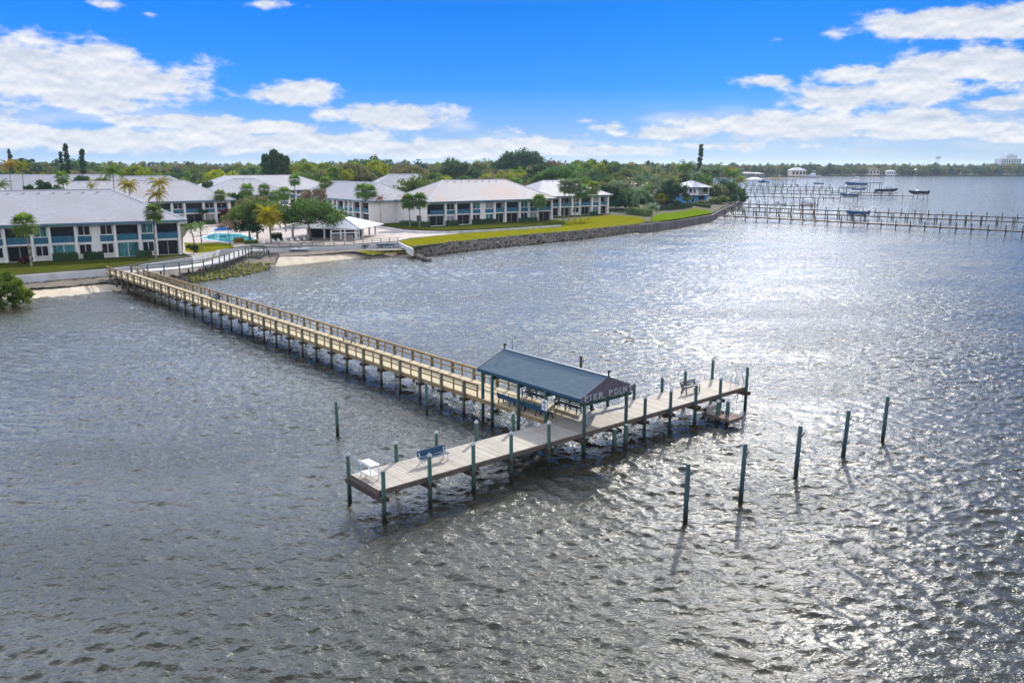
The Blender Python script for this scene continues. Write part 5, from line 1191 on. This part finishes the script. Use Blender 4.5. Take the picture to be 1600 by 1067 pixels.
# ------------------------------------------------------------------ boats
def boat(label, px, py, L_, heading, zk, hullm, topm, kind='console', cat='boat', frame=None):
    x, y = P(px, py, 0); root = empty('boat', (x, y, zk), heading, label, cat); n = 11; vs = []; bw_ = L_*.15; fb = L_*.13
    for i in range(n):
        t = i/(n-1); w_ = bw_*(1 - max(0, (t-.45)/.55)**2.2) + .02; zc = .25*fb + .55*fb*max(0, (t-.55)/.45)**2; zk_ = .95*fb*max(0, (t-.75)/.25)**2; zs = fb*(1 + .35*t*t); xx = -L_/2 + L_*t
        vs += [(xx, 0, zk_), (xx, -w_*.85, zc), (xx, -w_, zs), (xx, -w_*.86, zs), (xx, -w_*.8, zs - .35*fb), (xx, w_*.8, zs - .35*fb), (xx, w_*.86, zs), (xx, w_, zs), (xx, w_*.85, zc)]
    k = 9; fs_ = [(i*k+j, i*k+(j+1)%k, (i+1)*k+(j+1)%k, (i+1)*k+j) for i in range(n-1) for j in range(k)] + [tuple(range(k))[::-1], tuple(range((n-1)*k, n*k))]
    mb = MB(); mb.add(vs, fs_); mb.build('hull', M[hullm], root)
    mb = MB(); dz = fb*.7
    if kind == 'console':
        mb.box(-L_*.08, L_*.04, -.45, .45, dz, dz + 1.1); mb.build('console', M[topm], root)
        mb = MB(); mb.box(-L_*.20, -L_*.12, -.5, .5, dz, dz + .75); mb.build('seat', M['white'], root)
    elif kind == 'cruiser':
        mb.add([(-L_*.15,-bw_*.7,dz),(L_*.25,-bw_*.45,dz),(L_*.25,bw_*.45,dz),(-L_*.15,bw_*.7,dz),(-L_*.13,-bw_*.62,dz+fb*1.45),(L_*.10,-bw_*.42,dz+fb*1.45),(L_*.10,bw_*.42,dz+fb*1.45),(-L_*.13,bw_*.62,dz+fb*1.45)], [(0,3,2,1),(4,5,6,7),(0,1,5,4),(1,2,6,5),(2,3,7,6),(3,0,4,7)])
        c = mb.build('cabin', M[topm], root); mb = MB(); mb.bar((L_*.235, 0, dz + fb*.5), (L_*.125, 0, dz + fb*1.3), bw_*.85, .04); mb.build('windshield', M['glass'], c)
        mb = MB(); mb.box(-L_*.12, L_*.02, -bw_*.5, bw_*.5, dz + fb*2.35, dz + fb*2.5); [mb.bar((xx, s*bw_*.45, dz + fb*1.46), (xx, s*bw_*.45, dz + fb*2.35), .06) for xx in (-L_*.11, L_*.01) for s in (-1, 1)]; mb.build('flybridge_top', M[topm], root)
    elif kind == 'bow':
        mb.add([(-L_*.05,-bw_*.75,dz),(L_*.2,-bw_*.5,dz),(L_*.2,bw_*.5,dz),(-L_*.05,bw_*.75,dz),(0,-bw_*.6,dz+fb*.8),(L_*.06,-bw_*.5,dz+fb*.8),(L_*.06,bw_*.5,dz+fb*.8),(0,bw_*.6,dz+fb*.8)], [(0,3,2,1),(4,5,6,7),(0,1,5,4),(1,2,6,5),(2,3,7,6),(3,0,4,7)]); mb.build('windshield', M[topm], root)
    if frame:
        mb = MB(); zt = dz + frame
        mb.box(-L_*.22, L_*.14, -bw_*.75, bw_*.75, zt, zt + .1); mb.build('t_top', M['timber_dark'] if hullm != 'hull_white' else M['white'], root)
        mb = MB(); [mb.bar((xx, s*bw_*.7, fb*.7), (xx, s*bw_*.7, zt), .08) for xx in (-L_*.20, -L_*.03, L_*.12) for s in (-1, 1)]; mb.build('top_frame', M['metal'], root)
    if kind in ('console', 'bow'):
        mb = MB(); mb.box(-L_*.5 - .7, -L_*.5 - .1, -.3, .3, fb*.55, fb*1.35); mb.box(-L_*.5 - .55, -L_*.5 - .2, -.12, .12, -fb*.3, fb*.549); mb.build('outboard_motor', M['bench_dark'], root)
    return root
def lift(label, px, py, L_, W_, heading, z, hgt):
    x, y = P(px, py, 0); r_ = empty('boat_lift', (x, y, 0), heading, label, 'boat lift')
    for sx_ in (-1, 1):
        for sy in (-1, 1): mb = MB(); mb.cyl((sx_*L_/2, sy*W_/2, -1.5), (sx_*L_/2, sy*W_/2, hgt), .17, .15, 7); mb.build('piling', M['pile_dark'], r_)
    for sx_ in (-1, 1): mb = MB(); mb.box(sx_*L_/2 - .1, sx_*L_/2 + .1, -W_/2, W_/2, z - .22, z - .02); mb.build('cradle_beam', M['timber_dark'], r_)
    for sy in (-1, 1): mb = MB(); mb.box(-L_/2, L_/2, sy*W_/2 - .1, sy*W_/2 + .1, z - .45, z - .23); mb.build('side_beam', M['timber_dark'], r_)
    return r_
PI = math.pi
boat('blue centre-console boat with a square frame top, lifted between the two nearest distant docks', 1338, 344, 8.6, PI + .12, 2.0, 'hull_blue', 'hull_white', 'console', frame=2.2)
lift('boat lift under the framed blue boat', 1338, 344, 5.2, 3.4, .12, 2.0, 2.2)
boat('blue open boat raised on a square lift in mid water', 1326, 315.5, 9.6, PI + .1, 3.0, 'hull_blue', 'hull_white', 'bow', frame=None)
lift('square boat lift in mid water under the blue open boat', 1326, 315.5, 7.6, 4.2, .1, 3.0, 3.6)
boat('navy bow-rider boat on the outermost lift', 1434, 310, 12.5, PI + .1, 2.6, 'hull_dark', 'hull_white', 'bow')
lift('outermost boat lift under the navy bow-rider', 1438, 310, 6.4, 4.6, .1, 2.6, 3.8)
boat('navy cabin cruiser with a white cabin beside the square frame', 1385, 302, 15.5, -.06, .8, 'hull_dark', 'hull_white', 'cruiser')
boat('small blue skiff alongside the navy cabin cruiser', 1373, 303, 6.0, -.06, .4, 'hull_blue', 'hull_white', 'bow')
lf = empty('lift_frame', (*P(1366, 301, 0), 0), 0, 'tall square lift frame with a flat top beam left of the navy cruiser', 'frame')
for x in (-4.2, 4.2):
    for y in (-2, 2): mb = MB(); mb.cyl((x, y, -1.5), (x, y, 6.6), .2, .18, 7); mb.build('piling', M['pile_dark'], lf)
mb = MB(); mb.box(-4.6, 4.6, -2.3, -1.7, 6.62, 6.95); mb.box(-4.6, 4.6, 1.7, 2.3, 6.62, 6.95); mb.build('top_beam', M['timber_dark'], lf)
boat('blue and white cruiser raised behind the others, left of the square frame', 1336, 299, 16.0, PI, 4.2, 'hull_blue', 'hull_white', 'cruiser')
boat('pale blue runabout in front of the raised cruiser', 1322, 300, 12.0, PI, 2.2, 'hull_white', 'hull_white', 'bow')
boat('blue runabout below the raised cruiser on its right', 1343, 301.5, 10.0, 0, 2.0, 'hull_blue', 'hull_white', 'bow')
lift('boat lift carrying the raised cruiser', 1334, 300, 13, 6, 0, 4.0, 6.4)
boat('small dark boat on the rear dock, alone left of the boat cluster', 1278, 292.5, 9.0, PI, 2.4, 'hull_blue', 'hull_blue', 'bow')
boat('small dark skiff hanging at the rear dock left of the lone boat', 1243, 294.5, 6.0, PI/2, 2.2, 'hull_dark', 'hull_dark', 'bow')
boat('white console boat inside the lift frame by the short dock', 1260, 327, 6.4, PI, 2.2, 'hull_white', 'hull_white', 'console', frame=1.9)
lift('lift frame by the short dock around the white console boat', 1263, 327, 7.0, 3.6, .06, 2.2, 5.2)
boat('blue runabout at the short dock near the point', 1215, 325.5, 6.0, PI, 1.4, 'hull_white', 'hull_blue', 'console')
boat('large white motor yacht moored at the far shore', 1270, 277.8, 24, PI + .1, .2, 'hull_white', 'hull_white', 'cruiser')
for i, (px, py, w_, d_, h_, lab, hip) in enumerate(((1209, 290.5, 13, 8, 8.2, 'thatched boathouse with a rounded hip roof at the rear dock', True), (1226, 291.5, 17, 9, 6.4, 'flat-roofed boathouse with thin posts at the rear dock', False), (1178, 289, 14, 9, 7.4, 'grey-roofed boathouse close to the point', True))):
    r_ = empty('boathouse', (*P(px, py, 0), 0), 0, lab, 'boathouse')
    mb = MB()
    if hip: hip_roof(mb, -w_/2, w_/2, -d_/2, d_/2, h_ - 2, 2.0, .6)
    else: mb.box(-w_/2, w_/2, -d_/2, d_/2, h_ - .5, h_)
    mb.build('roof', M['thatch'] if i < 2 else M['grey'], r_)
    for x in (-w_/2 + .5, 0, w_/2 - .5):
        for y in (-d_/2 + .4, d_/2 - .4): mb = MB(); mb.cyl((x, y, -1.5), (x, y, h_ - (2.19 if hip else .51)), .18, .16, 7); mb.build('piling', M['pile_dark'], r_)
    mb = MB(); mb.box(-w_/2, w_/2, d_/2 - 2, d_/2 - .7, 1.4, 1.55); mb.build('dock_deck', M['timber_dark'], r_)
boat('dark blue boats sheltering under the grey-roofed boathouse', 1181, 290, 10, PI, 1.8, 'hull_blue', 'hull_blue', 'bow') if False else boat('dark blue boat raised beside the grey-roofed boathouse', 1192, 290, 11, PI, 2.4, 'hull_blue', 'hull_blue', 'cruiser')
# ------------------------------------------------------------------ houses on the point
hx, hy = P(1067, 317.5, LAND)
bh = empty('house', (hx, hy, LAND), .10, 'two-storey house with a bright blue ground floor and white balcony on the point', 'house')
mb = MB(); mb.box(0, 8, 1.4, 12, -.3, 3.6); mb.box(0, 1.2, 1.4, 12, 3.6, 3.61); mb.box(10.6, 11.6, 0, 1.0, -.3, 3.6); mb.box(8.01, 11.6, 6, 11.9, -.3, 3.6); mb.build('lower_wall', M['blue_house'], bh)
mb = MB(); mb.box(0, 8, 1.5, 12, 3.62, 7.2); mb.box(8.01, 11.6, 6.1, 11.9, 3.62, 7.2); mb.build('upper_wall', M['trim_white'], bh)
mb = MB(); mb.box(-.2, 12.2, -.5, 12, 3.62, 3.85); mb.box(-.2, 12.2, -.5, -.4, 4.85, 4.95); [mb.box(k*.55 - .2, k*.55 - .14, -.48, -.42, 3.85, 4.85) for k in range(23)]; [mb.box(x, x + .25, -.5, -.25, 3.85, 7.2) for x in (-.2, 5.8, 11.9)]; mb.build('balcony', M['white'], bh)
for x in (1.0, 3.2, 5.4):
    mb = MB(); mb.box(x, x + 1.4, 1.42, 1.48, 4.3, 6.6); f_ = mb.build('window', M['white'], bh); mb = MB(); mb.box(x + .12, x + 1.28, 1.38, 1.41, 4.4, 6.5); mb.build('pane', M['glass'], f_)
for x in (1.6, 4.4):
    mb = MB(); mb.box(x, x + 1.6, 1.32, 1.39, .6, 2.6); f_ = mb.build('window', M['white'], bh); mb = MB(); mb.box(x + .12, x + 1.48, 1.28, 1.31, .7, 2.5); mb.build('pane', M['glass'], f_)
mb = MB(); mb.box(8.05, 10.5, 5.5, 5.9, -.1, 3.3); mb.build('carport_opening', M['dark'], bh)
mb = MB(); hip_roof(mb, -1, 12.5, 0, 13, 7.4, 3.0, 1.0); mb.build('roof', M['roof_plain'], bh)
hx, hy = P(1020, 310, LAND)
wh = empty('house', (hx, hy + 22, LAND), .12, 'low cream house with a spreading white hip roof left of the blue house', 'house')
mb = MB(); mb.box(0, 19, 0, 14, -.3, 5.6); mb.build('wall', M['pale_house'], wh)
mb = MB(); hip_roof(mb, -.5, 19.5, -.5, 14.5, 5.8, 3.8, 1.0); hip_roof(mb, 11, 17.5, -5, 8, 5.75, 2.6, .6); mb.build('roof', M['roof_plain'], wh)
for x in (2, 6, 10, 14): mb = MB(); mb.box(x, x + 1.8, -.06, -.01, 1.2, 4.0); f_ = mb.build('window', M['white'], wh); mb = MB(); mb.box(x + .15, x + 1.65, -.10, -.07, 1.35, 3.85); mb.build('pane', M['glass'], f_)
hx, hy = P(967, 312, LAND)
th = empty('house', (hx, hy + 30, LAND), -.5, 'house with a terracotta gable roof half hidden by dark trees', 'house')
mb = MB(); mb.box(0, 9, 0, 12, -.3, 7.0); mb.build('wall', M['pale_house'], th)
mb = MB(); mb.add([(-.8,-.8,7),(9.8,-.8,7),(9.8,12.8,7),(-.8,12.8,7),(4.5,-.8,10.6),(4.5,12.8,10.6)], [(0,1,4),(1,2,5,4),(2,3,5),(3,0,4,5),(3,2,1,0)]); mb.build('roof', M['terracotta'], th)
mb = MB(); mb.box(3, 6, -.06, -.01, 3.4, 5.6); mb.build('window', M['glass'], th)
# ------------------------------------------------------------------ far shore buildings
def far_house(px, py, w_, h_, label, m='trim_white', rm='roof_plain', y_off=25, name='house'):
    x, y = P(px, py, 1.6); r_ = empty(name, (x, y + y_off, 1.6), rnd.uniform(-.2, .2), label, 'house')
    mb = MB(); mb.box(-w_/2, w_/2, 0, w_*.6, -.3, h_); mb.build('wall', M[m], r_); mb = MB(); hip_roof(mb, -w_/2, w_/2, 0, w_*.6, h_ + .2, h_*.45, 1.2); mb.build('roof', M[rm], r_)
    for k in range(4):
        xx = -w_/2 + w_*(k + .5)/4; mb = MB(); mb.box(xx - w_*.07, xx + w_*.07, -.08, -.01, h_*.3, h_*.75); mb.build('window', M['glass'], r_)
far_house(1252, 275.5, 24, 9, 'large cream house on the far shore left of the motor yacht', 'pale_house', 'roof_plain', 12)
far_house(1183, 276, 26, 4, 'long low white-roofed house on the far shore behind the point', 'grey', 'concrete', 8)
far_house(1168, 277, 18, 5, 'small white-roofed boathouse-like home at the start of the far shore', 'grey', 'concrete', 2)
far_house(1448, 273.5, 26, 8, 'pale house with a bright white roof on the far shore below the water tower', 'pale_house', 'roof_plain', 18)
far_house(1424, 273.5, 18, 6, 'small house on the far shore left of the bright white roof', 'pale_house', 'grey', 14)
far_house(1372, 274, 22, 9, 'tan house on the far shore in the middle of the wooded stretch', 'pale_house', 'thatch', 22)
far_house(1508, 273, 16, 7, 'small white house on the far shore toward the white tower block', 'trim_white', 'roof_plain', 25)
far_house(1397, 274, 14, 6, 'low white cottage on the far shore', 'trim_white', 'roof_plain', 12)
x, y = XAT(1579, 1900, 10), 1900
cd = empty('apartment_tower', (x, y, 1.6), .12, 'white stepped apartment tower rising above the far shore trees', 'building')
mb = MB(); mb.box(-25, 25, 0, 22, 0, 31); mb.box(-12, 14, 1, 20, 31, 38); mb.box(-6, 6, 4, 16, 38, 41); mb.build('wall', M['condo'], cd)
for f_ in range(7):
    mb = MB(); [mb.box(-24 + k*6.1, -24 + k*6.1 + 3.6, -.15, -.02, 4 + f_*3.7, 6.1 + f_*3.7) for k in range(8)]; mb.build('window_row', M['glass'], cd)
x, y = XAT(1465.5, 2300, 30), 2300
wt = empty('water_tower', (x, y, 1.6), 0, 'pale water tower standing above the far shore trees', 'water tower'); zt = HT(244, y)
mb = MB(); n = 14
prof = [(0, zt - 9), (3, zt - 8.5), (5.5, zt - 6.5), (6.3, zt - 4), (5.2, zt - 1.5), (2.5, zt - .2), (0, zt)]
vs = [(r_*math.cos(2*PI*k/n), r_*math.sin(2*PI*k/n), z) for r_, z in prof for k in range(n)]
mb.add(vs, [(i*n+k, i*n+(k+1)%n, (i+1)*n+(k+1)%n, (i+1)*n+k) for i in range(len(prof)-1) for k in range(n)]); mb.build('tank', M['condo'], wt, True)
for k in range(6): mb = MB(); mb.cyl((5.5*math.cos(k*PI/3), 5.5*math.sin(k*PI/3), 0), (5*math.cos(k*PI/3), 5*math.sin(k*PI/3), zt - 6), .3, .3, 6); mb.build('leg', M['condo'], wt)
for i, (px, y) in enumerate(((52, 640), (291, 700), (352, 720), (59, 520))):
    if i == 3: continue
    up = empty('utility_pole', (XAT(px, y), y, LAND), .3, ('pale utility pole in the woods at the far left', 'pale utility pole in the woods above the second building', 'pale utility pole in the woods left of the pine clump')[i], 'utility pole')
    mb = MB(); mb.cyl((0, 0, 0), (0, 0, 17), .28, .2, 8); mb.build('pole', M['concrete'], up); mb = MB(); mb.box(-1.6, 1.6, -.1, .1, 15.6, 15.9); mb.build('crossarm', M['timber_dark'], up)
# ------------------------------------------------------------------ air
if HAZE > 0:
    mb = MB(); mb.box(-9000, 9000, -300, 13500, -3.6, 60); hz = mb.build('haze', None); hz.display_type = 'WIRE'
    m, nt_, N_, L_ = new_mat('air'); o_ = N_.new('ShaderNodeOutputMaterial'); v_ = N_.new('ShaderNodeVolumePrincipled'); v_.inputs['Density'].default_value = HAZE; v_.inputs['Color'].default_value = (.62, .78, 1, 1); v_.inputs['Anisotropy'].default_value = .2
    L_.new(v_.outputs[0], o_.inputs['Volume']); hz.data.materials.append(m); tag(hz, 'thin pale blue air haze over the whole river', 'haze', None, 'stuff')
scene.cycles.max_bounces = 6; scene.cycles.diffuse_bounces = 3; scene.cycles.glossy_bounces = 3; scene.cycles.transmission_bounces = 3; scene.cycles.volume_bounces = 0
scene.cycles.sample_clamp_indirect = 4; scene.cycles.sample_clamp_direct = 8.0
scene.cycles.use_denoising = True; scene.cycles.denoiser = 'OPENIMAGEDENOISE'; scene.cycles.denoising_input_passes = 'RGB_ALBEDO_NORMAL'; scene.cycles.denoising_prefilter = 'NONE'
